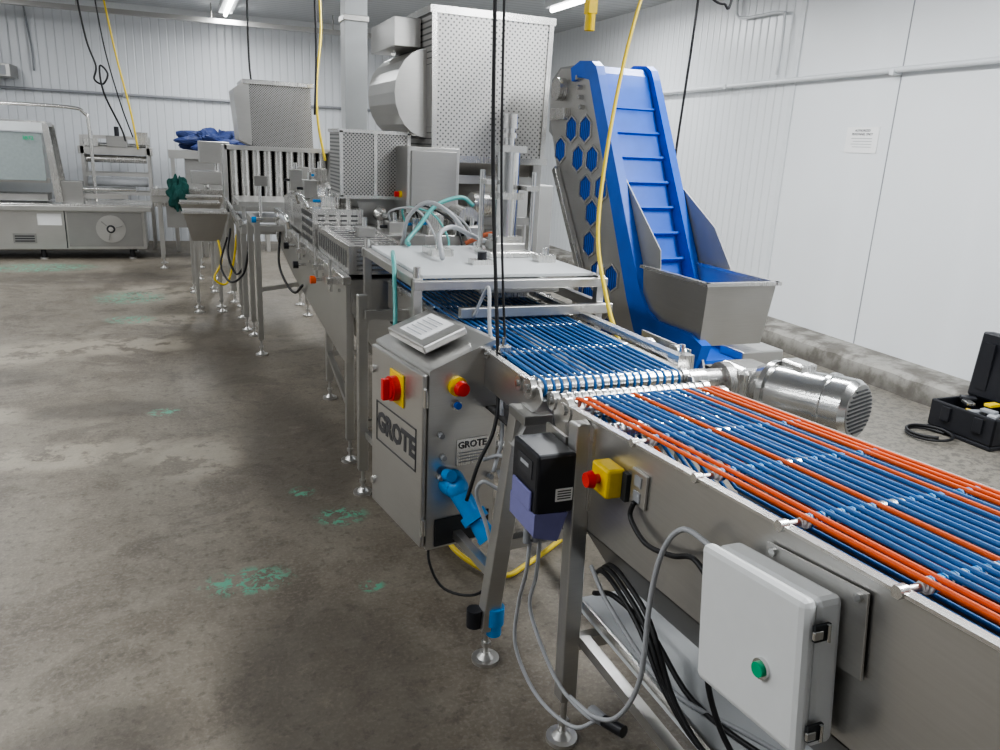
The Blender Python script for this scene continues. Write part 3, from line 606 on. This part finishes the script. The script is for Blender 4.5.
def ribbon(q,pts,w,x0,x1,m):
    n=len(pts);inner=[]
    for i,p in enumerate(pts):
        a=V(pts[max(0,i-1)]);b=V(pts[min(n-1,i+1)]);d=(b-a).normalized();ww=w[i] if isinstance(w,list) else w;inner.append((p[0]+d.y*ww,p[1]-d.x*ww))
    for i in range(n-1):q.prism([pts[i],pts[i+1],inner[i+1],inner[i]],'x',x0,x1,m)
q=P();ribbon(q,skirt,[.14,.155,.16,.15,.125,.09,.09,.09,.08,.07],E0-.035,E0+.012,BLUE);fin("edge_skirt",q,EL,label="thick bright blue plastic edge skirt")
q=P();ribbon(q,[(2.85,.865)]+skirt[2:],.09,E1-.012,E1+.03,BLUE);fin("edge_skirt",q,EL,label="thick bright blue plastic edge skirt")
q=P();bl=[(2.66,.76),(3.02,.76),(3.1,.80),(3.16,.87),(yt-.03,zt+.03),(yt,zt+.085),(yt+.04,zt+.12),(yt+.16,zt+.13),(yt+.26,zt+.1)]
ribbon(q,bl,.015,E0+.013,E1-.013,BLUE);fin("belt",q,EL)
for k in range(8):
    t=.16+k*.135;y=yb+ux*t+.02;z=zb+uz*t+.03
    fin("belt_cleat",P().prism([(y,z),(y-nx*.05,z-nz*.05),(y-nx*.05+ux*.012,z-nz*.05+uz*.012),(y+ux*.012,z+uz*.012)],'x',E0+.014,E1-.014,BLUE),EL)
hexes=[]
for r in range(3):
    for c in range(2):hexes.append((3.42+c*.15+(r%2)*.075,.72+r*.135))
hexes+=[(3.68,1.13),(3.55,1.20),(3.68,1.29),(3.60,1.42),(3.77,1.41),(3.72,1.56),(3.88,1.56),(3.82,1.71),(3.98,1.71),(4.1,1.60)]
hexes=[h for h in hexes if h!=(3.55,1.20)]
for (yy,zz) in hexes:
    q=P()
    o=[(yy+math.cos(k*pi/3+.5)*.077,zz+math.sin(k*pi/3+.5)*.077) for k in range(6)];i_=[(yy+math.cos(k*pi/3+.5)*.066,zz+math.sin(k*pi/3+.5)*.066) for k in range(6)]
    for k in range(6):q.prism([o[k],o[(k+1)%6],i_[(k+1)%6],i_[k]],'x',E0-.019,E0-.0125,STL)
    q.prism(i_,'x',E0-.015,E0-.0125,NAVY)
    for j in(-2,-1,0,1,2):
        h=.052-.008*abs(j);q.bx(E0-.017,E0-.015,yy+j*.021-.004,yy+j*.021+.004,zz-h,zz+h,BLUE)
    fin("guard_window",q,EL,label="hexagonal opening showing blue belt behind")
fin("frame_channel",P().beam((E0-.03,3.73,.62),(E0-.03,3.73,.98),.03,.04,STL).beam((E0-.03,3.73,.98),(E0-.03,4.12,1.5),.03,.04,STL),EL,bevel=.002)
fin("side_guard",P().prism([(3.25,1.0),(3.62,1.52),(3.6,1.56),(3.1,1.28),(2.92,1.08),(2.92,1.0)],'x',E1+.035,E1+.043,MAT),EL,label="matte stainless side guard")
fin("side_guard",P().prism([(3.0,.9),(3.18,.96),(3.55,1.52),(3.5,1.55),(3.05,1.18)],'x',E0+.013,E0+.018,MAT),EL,label="matte stainless side guard")
def quad(q,a,b,c,d,t,m):
    a,b,c,d=map(V,(a,b,c,d));n=(b-a).cross(d-a).normalized()*t
    q.mesh([a,b,c,d,a+n,b+n,c+n,d+n],[(0,1,2,3),(7,6,5,4),(0,4,5,1),(1,5,6,2),(2,6,7,3),(3,7,4,0)],m)
q=P();HX=2.34;hz=1.10
quad(q,(1.99,2.62,hz),(HX,2.62,hz),(HX-.02,2.645,.83),(2.0,2.645,.83),.006,ST)
quad(q,(HX,2.62,hz),(HX,3.2,hz),(HX-.02,3.2,.83),(HX-.02,2.645,.83),.006,ST)
quad(q,(1.99,3.12,hz),(1.99,2.62,hz),(2.0,2.645,.83),(2.0,3.1,.83),.006,ST)
q.bx(1.975,HX+.012,2.605,2.63,hz-.008,hz+.006,STL).bx(HX-.01,HX+.012,2.6,3.2,hz-.008,hz+.006,STL).bx(1.97,1.995,2.6,3.12,hz-.008,hz+.006,STL)
fin("feed_hopper",q,EL)
for k in range(4):fin("bolt",P().cyl((E0-.04,3.92-k*.02,1.97-.05*k),(E0-.012,3.92-k*.02,1.97-.05*k),.012,CH,10),EL)
fin("drive_head",P().cyl((E0-.06,4.12,1.92),(E0-.012,4.12,1.92),.06,STL,20).bx(E0-.05,E0-.012,4.02,4.2,1.76,1.82,STL),EL,bevel=.003)
fin("head_cover",P().prism([(4.0,2.04),(4.2,2.04),(4.3,1.98),(4.3,1.7),(4.2,1.65)],'x',E0,E1,MAT),EL,bevel=.003)
fin("bearing",P().cyl((E1+.03,3.86,1.95),(E1+.1,3.86,1.95),.06,ST,20),EL)
for x,y,z in((E0+.03,2.75,.64),(E1-.03,2.85,.68),(E0+.03,3.35,.68),(E1-.03,3.35,.68),(E0+.03,3.85,1.6),(E1-.03,3.85,1.6)):leg(EL,x,y,z,.045)
fin("cross_brace",P().beam((E0+.03,2.75,.3),(E0+.03,3.85,.3),.04,.04,ST).beam((E1-.03,2.85,.3),(E1-.03,3.85,.3),.04,.04,ST).beam((E0+.03,3.35,.4),(E0+.03,3.85,1.1),.04,.04,ST).bx(E0+.06,E1-.06,2.7,3.2,.5,.66,STD),EL)
fin("terminal_box",P().bx(E1-.1,E1+.12,2.62,2.78,.72,.80,ST),EL,bevel=.006)
# ---------------------------------------------------------------- upstream transfer tables
T3=thing("infeed_conveyor","low stainless infeed conveyor on adjustable legs","conveyor",(.6,7.6,0))
fin("bed",P().bx(.45,1.1,6.72,7.85,.82,.9,ST).bx(.43,.46,6.72,7.85,.88,.94,STL).bx(1.1,1.13,6.72,7.85,.88,.94,STL),T3,bevel=.004)
fin("belt_surface",P().bx(.48,1.08,6.74,7.83,.9,.905,LGR),T3)
for x,y in((.47,6.8),(.47,7.29),(.5,7.8),(1.05,7.29),(1.05,7.8)):leg(T3,x,y,.86,.045)
for k in range(4):
    fin("guide_bracket",P().beam((.44,6.9+k*.28,.9),(.40,6.9+k*.28,1.02),.02,.02,CH).cyl((.40,6.8+k*.28,1.02),(.40,7.0+k*.28,1.02),.012,STL,8),T3)
fin("upper_tray",P().bx(.46,.9,7.0,7.7,1.02,1.06,ST).beam((.5,7.05,.9),(.5,7.05,1.02),.03,.03,ST).beam((.85,7.6,.9),(.85,7.6,1.02),.03,.03,ST),T3,bevel=.003)
fin("sensor_post",P().cyl((.62,6.85,.9),(.62,6.85,1.28),.012,CH,8).bx(.58,.68,6.82,6.88,1.2,1.28,STD),T3);fin("sensor_post",P().cyl((.95,6.9,.9),(.95,6.9,1.35),.012,CH,8).bx(.9,1.02,6.87,6.95,1.26,1.36,ST),T3)
for (x0,y0) in((.0,7.5),(-.02,8.5),(.05,9.3)):
    g=thing("product_tub","open stainless tub with tapered sides on stand","tub",(x0+.2,y0+.2,0),"steel tubs beside the line")
    q=P();a=.38;b=.24;z1,z0=.92,.66;cx,cy=x0+.21,y0+.2
    T=[(cx-a/2,cy-.2,z1),(cx+a/2,cy-.2,z1),(cx+a/2,cy+.2,z1),(cx-a/2,cy+.2,z1)];Bm=[(cx-b/2,cy-.13,z0),(cx+b/2,cy-.13,z0),(cx+b/2,cy+.13,z0),(cx-b/2,cy+.13,z0)]
    for i in range(4):quad(q,T[i],T[(i+1)%4],Bm[(i+1)%4],Bm[i],.006,ST)
    q.bx(cx-b/2,cx+b/2,cy-.13,cy+.13,z0-.005,z0,ST).bx(cx-a/2-.01,cx+a/2+.01,cy-.215,cy-.2,z1-.01,z1+.01,STL)
    fin("basin",q,g)
    for dx in(-.1,.1):
        for dy in(-.11,.11):leg(g,cx+dx,cy+dy,z0,.03,.1)
FH=thing("bulk_hopper","perforated stainless hopper above row of vertical tubes","hopper",(.9,8.4,0))
fin("perforated_body",P().prism([(.68,1.5),(.6,1.95),(.66,2.06),(1.22,2.06),(1.24,1.5)],'y',8.0,8.6,PXs),FH,bevel=.004)
fin("side_cover",P().prism([(.56,1.55),(.52,2.0),(.6,2.06),(.66,2.06),(.67,1.5)],'y',7.98,8.62,ST).bx(.6,1.25,7.97,8.63,2.05,2.09,STL),FH,bevel=.004)
for k in range(9):
    x=.5+k*.105
    fin("vertical_tube",P().cyl((x,8.1,.92),(x,8.1,1.48),.042,STL,18).cyl((x,8.1,1.46),(x,8.1,1.48),.05,ST,18),FH)
fin("tube_frame",P().bx(.42,1.42,7.98,8.02,.88,.95,ST).bx(.42,1.42,8.2,8.24,.9,1.5,DK).bx(.42,1.42,7.98,8.24,1.46,1.5,ST).prism([(1.38,.8),(1.5,1.0),(1.5,1.48),(1.38,1.48)],'y',7.9,8.3,STD).bx(.4,.44,7.98,8.24,.88,1.5,ST),FH)
for x,y in((.45,8.5),(1.4,8.02),(1.4,8.5),(.45,8.02)):leg(FH,x,y,1.0 if y>8.1 else .9,.05)
SM=thing("weigh_conveyor","compact stainless transfer conveyor beside sealing machine","conveyor",(.3,10.5,0))
fin("bed",P().bx(-.3,.75,10.2,10.7,.78,.88,ST).bx(-.3,.75,10.18,10.2,.86,.95,STL),SM,bevel=.004)
fin("control_head",P().bx(.15,.5,10.3,10.6,1.0,1.15,ST).cyl((.32,10.45,.88),(.32,10.45,1.0),.03,STL).bx(.25,.6,10.3,10.6,1.25,1.5,ST).cyl((.45,10.5,1.15),(.45,10.5,1.25),.03,STL),SM,bevel=.006)
for k in range(7):fin("roller",P().cyl((-.25+k*.15,10.16,.92),(-.25+k*.15,10.72,.92),.03,STL,12),SM)
for x in(-.22,.2,.68):
    for y in(10.25,10.65):leg(SM,x,y,.8,.045)
fin("side_box",P().bx(-.15,.1,10.15,10.18,.5,.75,STD),SM);fin("side_box",P().bx(.3,.6,10.22,10.5,.3,.7,STD),SM)
fin("cloth_cover",cloth((.0,10.12,.90),.12,(1.0,.5,1.35),GCL,4,.4),None,"crumpled dark green cloth draped over conveyor end","cloth")
fin("tarpaulin",cloth((.55,11.8,1.47),.2,(2.4,.9,.7),TARP,2,.42),None,"crumpled dark blue tarpaulin heaped on equipment","tarpaulin")
fin("equipment_bench",P().bx(-.1,1.2,11.65,11.95,1.25,1.36,ST).beam((-.05,11.7,0),(-.05,11.7,1.25),.05,.05,ST).beam((1.15,11.7,0),(1.15,11.7,1.25),.05,.05,ST).beam((-.05,11.9,0),(-.05,11.9,1.25),.05,.05,ST).beam((1.15,11.9,0),(1.15,11.9,1.25),.05,.05,ST).bx(.1,.9,11.72,11.9,.6,1.25,STD),None,"tall stainless bench under the blue tarpaulin","bench")
# ---------------------------------------------------------------- sealing machine
SE=thing("sealing_machine","long stainless wrapping and sealing machine with clear hood","packaging machine",(-1.5,11.3,0))
fin("base_cabinet",P().bx(-3.0,-.42,11.05,11.75,.12,.62,ST),SE,bevel=.01)
fin("table_top",P().bx(-3.05,-.34,11.0,11.8,.62,.68,STL).bx(-3.05,-.34,10.98,11.0,.6,.66,ST),SE,bevel=.004)
c=V((-.82,11.04,.38))
q=P().bx(-1.3,-.46,11.035,11.05,.16,.58,STD).cyl((c.x,11.035,c.z),(c.x,11.02,c.z),.17,ST,28).cyl((c.x,11.02,c.z),(c.x,11.01,c.z),.05,DK,20).cyl((c.x,11.01,c.z),(c.x,11.0,c.z),.03,STL,14)
for k in range(3):
    a=k*2*pi/3+.3;q.beam((c.x+math.cos(a)*.06,11.015,c.z+math.sin(a)*.06),(c.x+math.cos(a)*.14,11.015,c.z+math.sin(a)*.14),.01,.03,STD,up=(0,1,0))
fin("film_wheel",q,SE)
fin("label_sheet",P().bx(-1.62,-1.36,11.04,11.048,.42,.56,PAP),SE)
for x in(-1.33,-2.2):fin("panel_seam",P().bx(x,x+.01,11.04,11.05,.14,.6,DK),SE)
for x in(-2.6,-1.9):fin("vent_grille",P().bx(x,x+.25,11.04,11.048,.2,.32,STD).bx(x+.02,x+.23,11.036,11.04,.22,.235,DK).bx(x+.02,x+.23,11.036,11.04,.25,.265,DK).bx(x+.02,x+.23,11.036,11.04,.28,.295,DK),SE)
hf=[(-3,.7),(-3,1.58),(-2.9,1.64),(-1.5,1.64),(-1.4,1.6),(-1.32,.7),(-1.40,.7),(-1.46,1.52),(-2.92,1.52),(-2.92,.7)]
fin("hood_frame",P().prism(hf,'y',11.05,11.1,STL).prism(hf,'y',11.6,11.65,STL).bx(-3,-1.42,11.1,11.6,1.58,1.63,ST),SE,bevel=.004)
fin("hood_window",P().bx(-2.9,-1.48,11.07,11.08,.95,1.5,GLS),SE);fin("hood_window",P().bx(-2.9,-1.48,11.6,11.61,.75,1.5,WHG),SE)
q=P().bx(-2.9,-1.46,11.045,11.1,1.52,1.62,WHG).text("3872",.06,Matrix.Translation((-1.62,11.043,1.44))@Matrix(((1,0,0,0),(0,0,-1,0),(0,1,0,0),(0,0,0,1))),GRN,.001)
fin("control_strip",q,SE)
fin("guard_arch",P().tube([(-2.2,11.3,1.62),(-2.18,11.3,1.78),(-2.05,11.3,1.82),(-1.2,11.3,1.82),(-1.02,11.3,1.76),(-.98,11.3,1.6),(-.98,11.3,.7)],.022,STL,10),SE)
fin("seal_bar",P().bx(-2.9,-1.5,11.2,11.55,.7,.78,STD),SE);fin("seal_bar",P().beam((-2.85,11.15,.95),(-1.45,11.15,.95),.04,.06,ST),SE)
fin("side_bracket",P().bx(-1.34,-1.1,11.1,11.3,.68,.95,STD).bx(-1.3,-.6,11.15,11.2,.74,.8,ST),SE,bevel=.004)
fin("film_roller",P().cyl((-1.2,11.15,.86),(-.5,11.15,.86),.03,CH,14),SE)
for x,y in((-2.8,11.1),(-1.6,11.1),(-.6,11.1),(-.6,11.7)):
    fin("leg",P().cyl((x,y,0),(x,y,.13),.03,BLK,14).cyl((x,y,0),(x,y,.02),.05,ST,14),SE)
FR=thing("film_unwinder","stainless open frame film unwind unit with rollers","packaging machine",(-.75,12.2,0))
q=P()
for x in(-1.15,-.35):
    for y in(12.0,12.4):q.beam((x,y,0),(x,y,1.5),.04,.04,ST)
for z in(1.48,1.3,1.0,.75):
    for y in(12.0,12.4):q.beam((-1.15,y,z),(-.35,y,z),.03,.04,ST)
fin("frame",q,FR)
for (y,z,r,m) in((12.1,1.2,.05,STL),(12.15,1.38,.03,CH),(12.1,.9,.06,LGR)):fin("roller",P().cyl((-1.12,y,z),(-.38,y,z),r,m,16),FR)
fin("head_unit",P().bx(-1.2,-.3,11.98,12.42,1.26,1.36,ST),FR,bevel=.004)
fin("actuator",P().bx(-.85,-.6,11.95,12.1,1.36,1.5,STD).cyl((-.72,12.02,1.5),(-.72,12.02,1.62),.03,BLKP,12),FR,bevel=.004);fin("actuator",P().bx(-.5,-.34,11.96,12.1,1.4,1.56,STL),FR,bevel=.004);fin("actuator",P().bx(-1.12,-.95,11.95,12.1,1.36,1.46,STL).cyl((-1.03,12.02,1.46),(-1.03,12.02,1.55),.02,CH,12),FR,bevel=.004)
fin("side_table",P().bx(-.3,.4,11.1,11.6,.66,.72,STL).beam((.3,11.2,0),(.3,11.2,.66),.05,.05,ST).beam((.3,11.5,0),(.3,11.5,.66),.05,.05,ST).beam((-.24,11.2,0),(-.24,11.2,.66),.05,.05,ST).beam((-.24,11.5,0),(-.24,11.5,.66),.05,.05,ST),None,"small stainless side table at machine outlet","table",bevel=.004)
fin("wall_unit",P(RM).bx(-3.6,-2.3,12.4,12.88,2.18,2.34,STD).bx(-3.55,-2.35,12.39,12.4,2.2,2.32,GRY),None,"flat grey metal unit mounted on the end wall","wall unit",bevel=.006)  # plain grey box standing in for the fan/light unit
# ---------------------------------------------------------------- tool case
TC=thing("tool_case","open black hard plastic tool case on concrete floor","case",(4.6,3.1,0))
cx0,cx1,cy0,cy1=4.36,4.74,2.9,3.34
q=P().bx(cx0,cx1,cy0,cy1,.0,.03,BLKP).bx(cx0,cx0+.02,cy0,cy1,.03,.2,BLKP).bx(cx1-.02,cx1,cy0,cy1,.03,.2,BLKP).bx(cx0,cx1,cy0,cy0+.02,.03,.2,BLKP).bx(cx0,cx1,cy1-.02,cy1,.03,.2,BLKP)
fin("case_body",q,TC,bevel=.01)
for y in(3.0,3.22):fin("latch",P().bx(cx0-.015,cx0,y-.03,y+.03,.09,.18,BLKP),TC,bevel=.003)
fin("case_lid",P().bx(cx1-.06,cx1+.03,cy0,cy1,.2,.62,BLKP,Matrix.Rotation(math.radians(4),3,'Y')),TC,bevel=.014)
for y in(cy0+.05,cy1-.12):fin("lid_rib",P().bx(cx1-.075,cx1-.06,y,y+.07,.26,.56,BLKP),TC)
for i in range(10):
    a=random.uniform(cx0+.03,cx1-.14);b=random.uniform(cy0+.03,cy1-.1);fin("hand_tool",P().bx(a,a+.09,b,b+.05,.14+.008*i,.16+.008*i,[STL,GRY,BLKP,YEL,GRY,LGR][i%6],Matrix.Rotation(i*.7,3,'Z')),TC,bevel=.004)
fin("cable_coil",P().tube([(4.22+.13*math.cos(k*.7),3.2+.13*math.sin(k*.7),.012+.002*k) for k in range(16)],.009,BLK),None,"black cable coiled on floor beside tool case","cable")
# ---------------------------------------------------------------- cables
def cable(label,pts,r,m,name="power_cable",cat="cable"):return fin(name,P().tube(pts,r,m,8,6),None,label,cat)
cable("black power cable hanging from ceiling to cabinet",[(.90,2.42,ZC),(.91,2.4,2.4),(.925,2.38,1.6),(.93,2.3,1.1),(.93,2.25,.85),(.9,2.2,.72),(.84,2.17,.62),(.8,2.16,.5)],.0065,BLK)
cable("black signal cable hanging beside power cable",[(.93,2.42,ZC),(.94,2.4,2.4),(.95,2.37,1.6),(.955,2.3,1.1),(.96,2.22,.8),(.99,2.18,.7)],.0045,BLK)
cable("yellow air hose hanging from ceiling to conveyor",[(2.6,4.0,ZC),(2.35,3.75,2.75),(2.0,3.4,2.22),(1.75,3.1,1.75),(1.6,2.88,1.3),(1.52,2.62,1.05),(1.5,2.45,.9)],.0085,YELH,"air_hose","hose")
cable("black cable hanging beside the incline elevator",[(2.72,3.95,ZC),(2.7,3.95,2.4),(2.66,3.95,1.6),(2.62,3.9,1.25)],.007,BLK)
cable("black coiled cable loop near the ceiling",[(2.95,3.9,3.2),(2.85,3.85,2.45),(2.8,3.85,2.4),(2.72,3.85,2.42),(2.7,3.85,2.5),(2.8,3.85,2.52),(2.84,3.85,2.47)],.007,BLK)
cable("black cable with hanging loop above sealing machine",[(-.98,11,ZC),(-.9,11,2.6),(-.82,11,2.3),(-.85,11,2.15),(-.76,11,2.1),(-.7,11,2.22),(-.78,11,2.3),(-.76,11,2.0),(-.62,11.3,1.6),(-.6,11.6,1.45)],.011,BLK)
cable("thin black cord hanging behind sealing machine",[(-.8,11.2,ZC),(-.72,11.2,2.5),(-.6,11.2,1.9),(-.5,11.4,1.5)],.008,BLK)
cable("yellow air hose hanging above sealing machine",[(-.72,11.4,ZC),(-.62,11.4,2.5),(-.5,11.4,1.8),(-.45,11.4,1.35)],.012,YELH,"air_hose","hose")
cable("yellow air hose hanging beside vertical duct",[(1.35,8.3,ZC),(1.33,8.0,2.6),(1.25,7.8,2.1),(1.24,7.7,1.75),(1.3,7.7,1.4)],.012,YELH,"air_hose","hose")
cable("black cable hanging behind hopper",[(.75,8.8,ZC),(.74,8.8,2.4),(.75,8.75,2.1)],.01,BLK)
cable("black cable dropping beside vertical duct",[(1.2,7.6,ZC),(1.22,7.6,2.4),(1.18,7.5,1.8)],.01,BLK)
cable("yellow cable looped beneath the product tubs",[(.3,7.6,.7),(.32,7.45,.5),(.25,7.4,.35),(.35,7.4,.3),(.42,7.4,.5),(.45,7.3,.75)],.01,YELH)
cable("black cable looped beneath the infeed conveyor",[(.4,7.3,.8),(.36,7.1,.6),(.42,7.0,.45),(.5,6.9,.6),(.52,6.9,.8)],.01,BLK)
cable("black cable looped beneath the infeed conveyor",[(.38,7.5,.7),(.30,7.2,.5),(.36,6.9,.4),(.46,6.75,.5),(.5,6.7,.7)],.009,BLK)
cable("black cable draped under the slicing machine",[(.70,6.2,.9),(.66,6.0,.7),(.67,5.7,.6),(.68,5.3,.6),(.69,5.0,.7)],.009,BLK)
HK=thing("tool_balancer","yellow hanging tool balancer with hook","balancer",(1.55,3.0,2.1))
fin("reel",P().cyl((1.53,3.0,2.24),(1.58,3.0,2.24),.045,YEL,20).bx(1.535,1.575,2.98,3.02,2.12,2.2,YEL).cyl((1.555,3.0,2.06),(1.555,3.0,2.13),.02,YEL,12),HK,bevel=.003)
fin("cord",P().cyl((1.555,3.0,2.28),(1.555,3.0,ZC),.004,BLK,6),HK)
cable("light grey cable curving from junction box to floor",[(.91,1.08,.88),(.895,1.16,.885),(.88,1.2,.82),(.88,1.225,.687),(.88,1.23,.48),(.88,1.3,.33),(.88,1.4,.25),(.88,1.53,.21)],.006,LGR)
cable("light grey cable dropping from drive",[(.81,1.69,.6),(.81,1.7,.5),(.82,1.76,.36),(.82,1.76,.22),(.85,1.66,.12),(.89,1.52,.12),(.92,1.44,.2)],.0058,LGR)
cable("light grey cable looping beside conveyor leg",[(.84,1.69,.6),(.84,1.7,.48),(.84,1.72,.36),(.87,1.6,.22),(.9,1.48,.19),(.93,1.42,.2)],.0058,LGR)
cable("black cable looped across the conveyor side plate",[(.93,1.4,.83),(.925,1.4,.79),(.92,1.32,.765),(.918,1.22,.79),(.92,1.15,.82),(.925,1.09,.78),(.925,1.07,.68),(.925,1.06,.58),(.95,1.0,.47),(.97,.85,.42)],.006,BLK)
for i in range(3):
    e=.02*i
    cable("black cable arching out beneath the conveyor trough",[(.99,1.64-e,.50+e),(.955,1.55-e,.56+e),(.93,1.45-e,.585+e),(.925,1.32-e,.55+e),(.93,1.2-e,.46),(.96,1.08-e,.39),(1.03,.93,.37),(1.15+e,.75,.365)],.0062,BLK)
cable("black cable coiled on the lower shelf",[(.98,1.62,.45),(.98,1.52,.5),(1.02,1.4,.46),(1.05,1.25,.37),(1.1,1.05,.365),(1.2,.9,.365),(1.3,1.0,.365),(1.25,1.2,.365)],.007,BLK)
cable("grey cable trailing across the lower shelf",[(.95,1.6,.55),(.96,1.5,.48),(1.01,1.3,.38),(1.12,1.1,.362),(1.25,.8,.362)],.006,LGR)
cable("grey cable looped at side of control cabinet",[(.87,2.2,.62),(.9,2.12,.66),(.93,2.1,.6),(.9,2.1,.55),(.84,2.12,.58),(.83,2.15,.52),(.86,2.13,.42),(.88,2.1,.3),(.87,2.06,.22)],.0068,LGR)
cable("grey cable hanging beside the tapered leg",[(.9,2.15,.6),(.92,2.1,.5),(.9,2.08,.4),(.87,2.12,.25),(.9,2.2,.12),(1.0,2.3,.05)],.006,LGR)
cable("light grey corrugated cable arched above cabinet",[(1.0,2.7,.98),(1.02,2.65,1.08),(.98,2.5,1.12),(.95,2.4,1.0),(.95,2.3,.85),(.93,2.2,.7),(.88,2.14,.6)],.0068,LGR)
cable("black cable hanging under the control cabinet",[(.75,2.4,.26),(.74,2.35,.18),(.78,2.3,.1),(.86,2.2,.12),(.9,2.1,.25)],.005,BLK)
cable("yellow hose lying on floor beneath conveyor",[(1.0,3.0,.02),(.95,2.7,.02),(1.05,2.45,.02),(1.2,2.5,.02),(1.5,2.7,.02)],.011,YELH,"air_hose","hose")
fin("cable_plug",P().cyl((.93,1.43,.2),(.95,1.37,.21),.016,BLKP,12).cyl((.92,1.48,.19),(.93,1.43,.2),.02,GRY,12,.016),None,"black and grey cable connector","plug")
fin("coupling",P().cyl((.85,2.0,.14),(.85,2.0,.2),.032,CYAN,16).cyl((.85,2.0,.1),(.85,2.0,.14),.025,CYAN,12).cyl((.79,2.02,.13),(.79,2.02,.19),.026,BLKP,14).beam((.79,2.02,.16),(.85,2.0,.16),.02,.02,BLKP),None,"bright blue round plug beside the leveling foot","plug")
# ---------------------------------------------------------------- camera
th=.2841;roll=math.radians(2.8);psi=.393
F=V((math.sin(psi)*math.cos(th),math.cos(psi)*math.cos(th),-math.sin(th)))
R=V((math.cos(psi),-math.sin(psi),0));U=R.cross(F)
R2=R*math.cos(roll)+U*math.sin(roll);U2=-R*math.sin(roll)+U*math.cos(roll)
cd=bpy.data.cameras.new("camera");cd.lens=28.08;cd.sensor_width=36;cd.clip_start=.02
cam=bpy.data.objects.new("camera",cd);COL.objects.link(cam)
M=Matrix((R2,U2,-F)).transposed().to_4x4();M.translation=(0,0,1.6);cam.matrix_world=M
bpy.context.scene.camera=cam
try: bpy.context.scene.view_settings.look='AgX - Medium High Contrast'
except Exception: pass
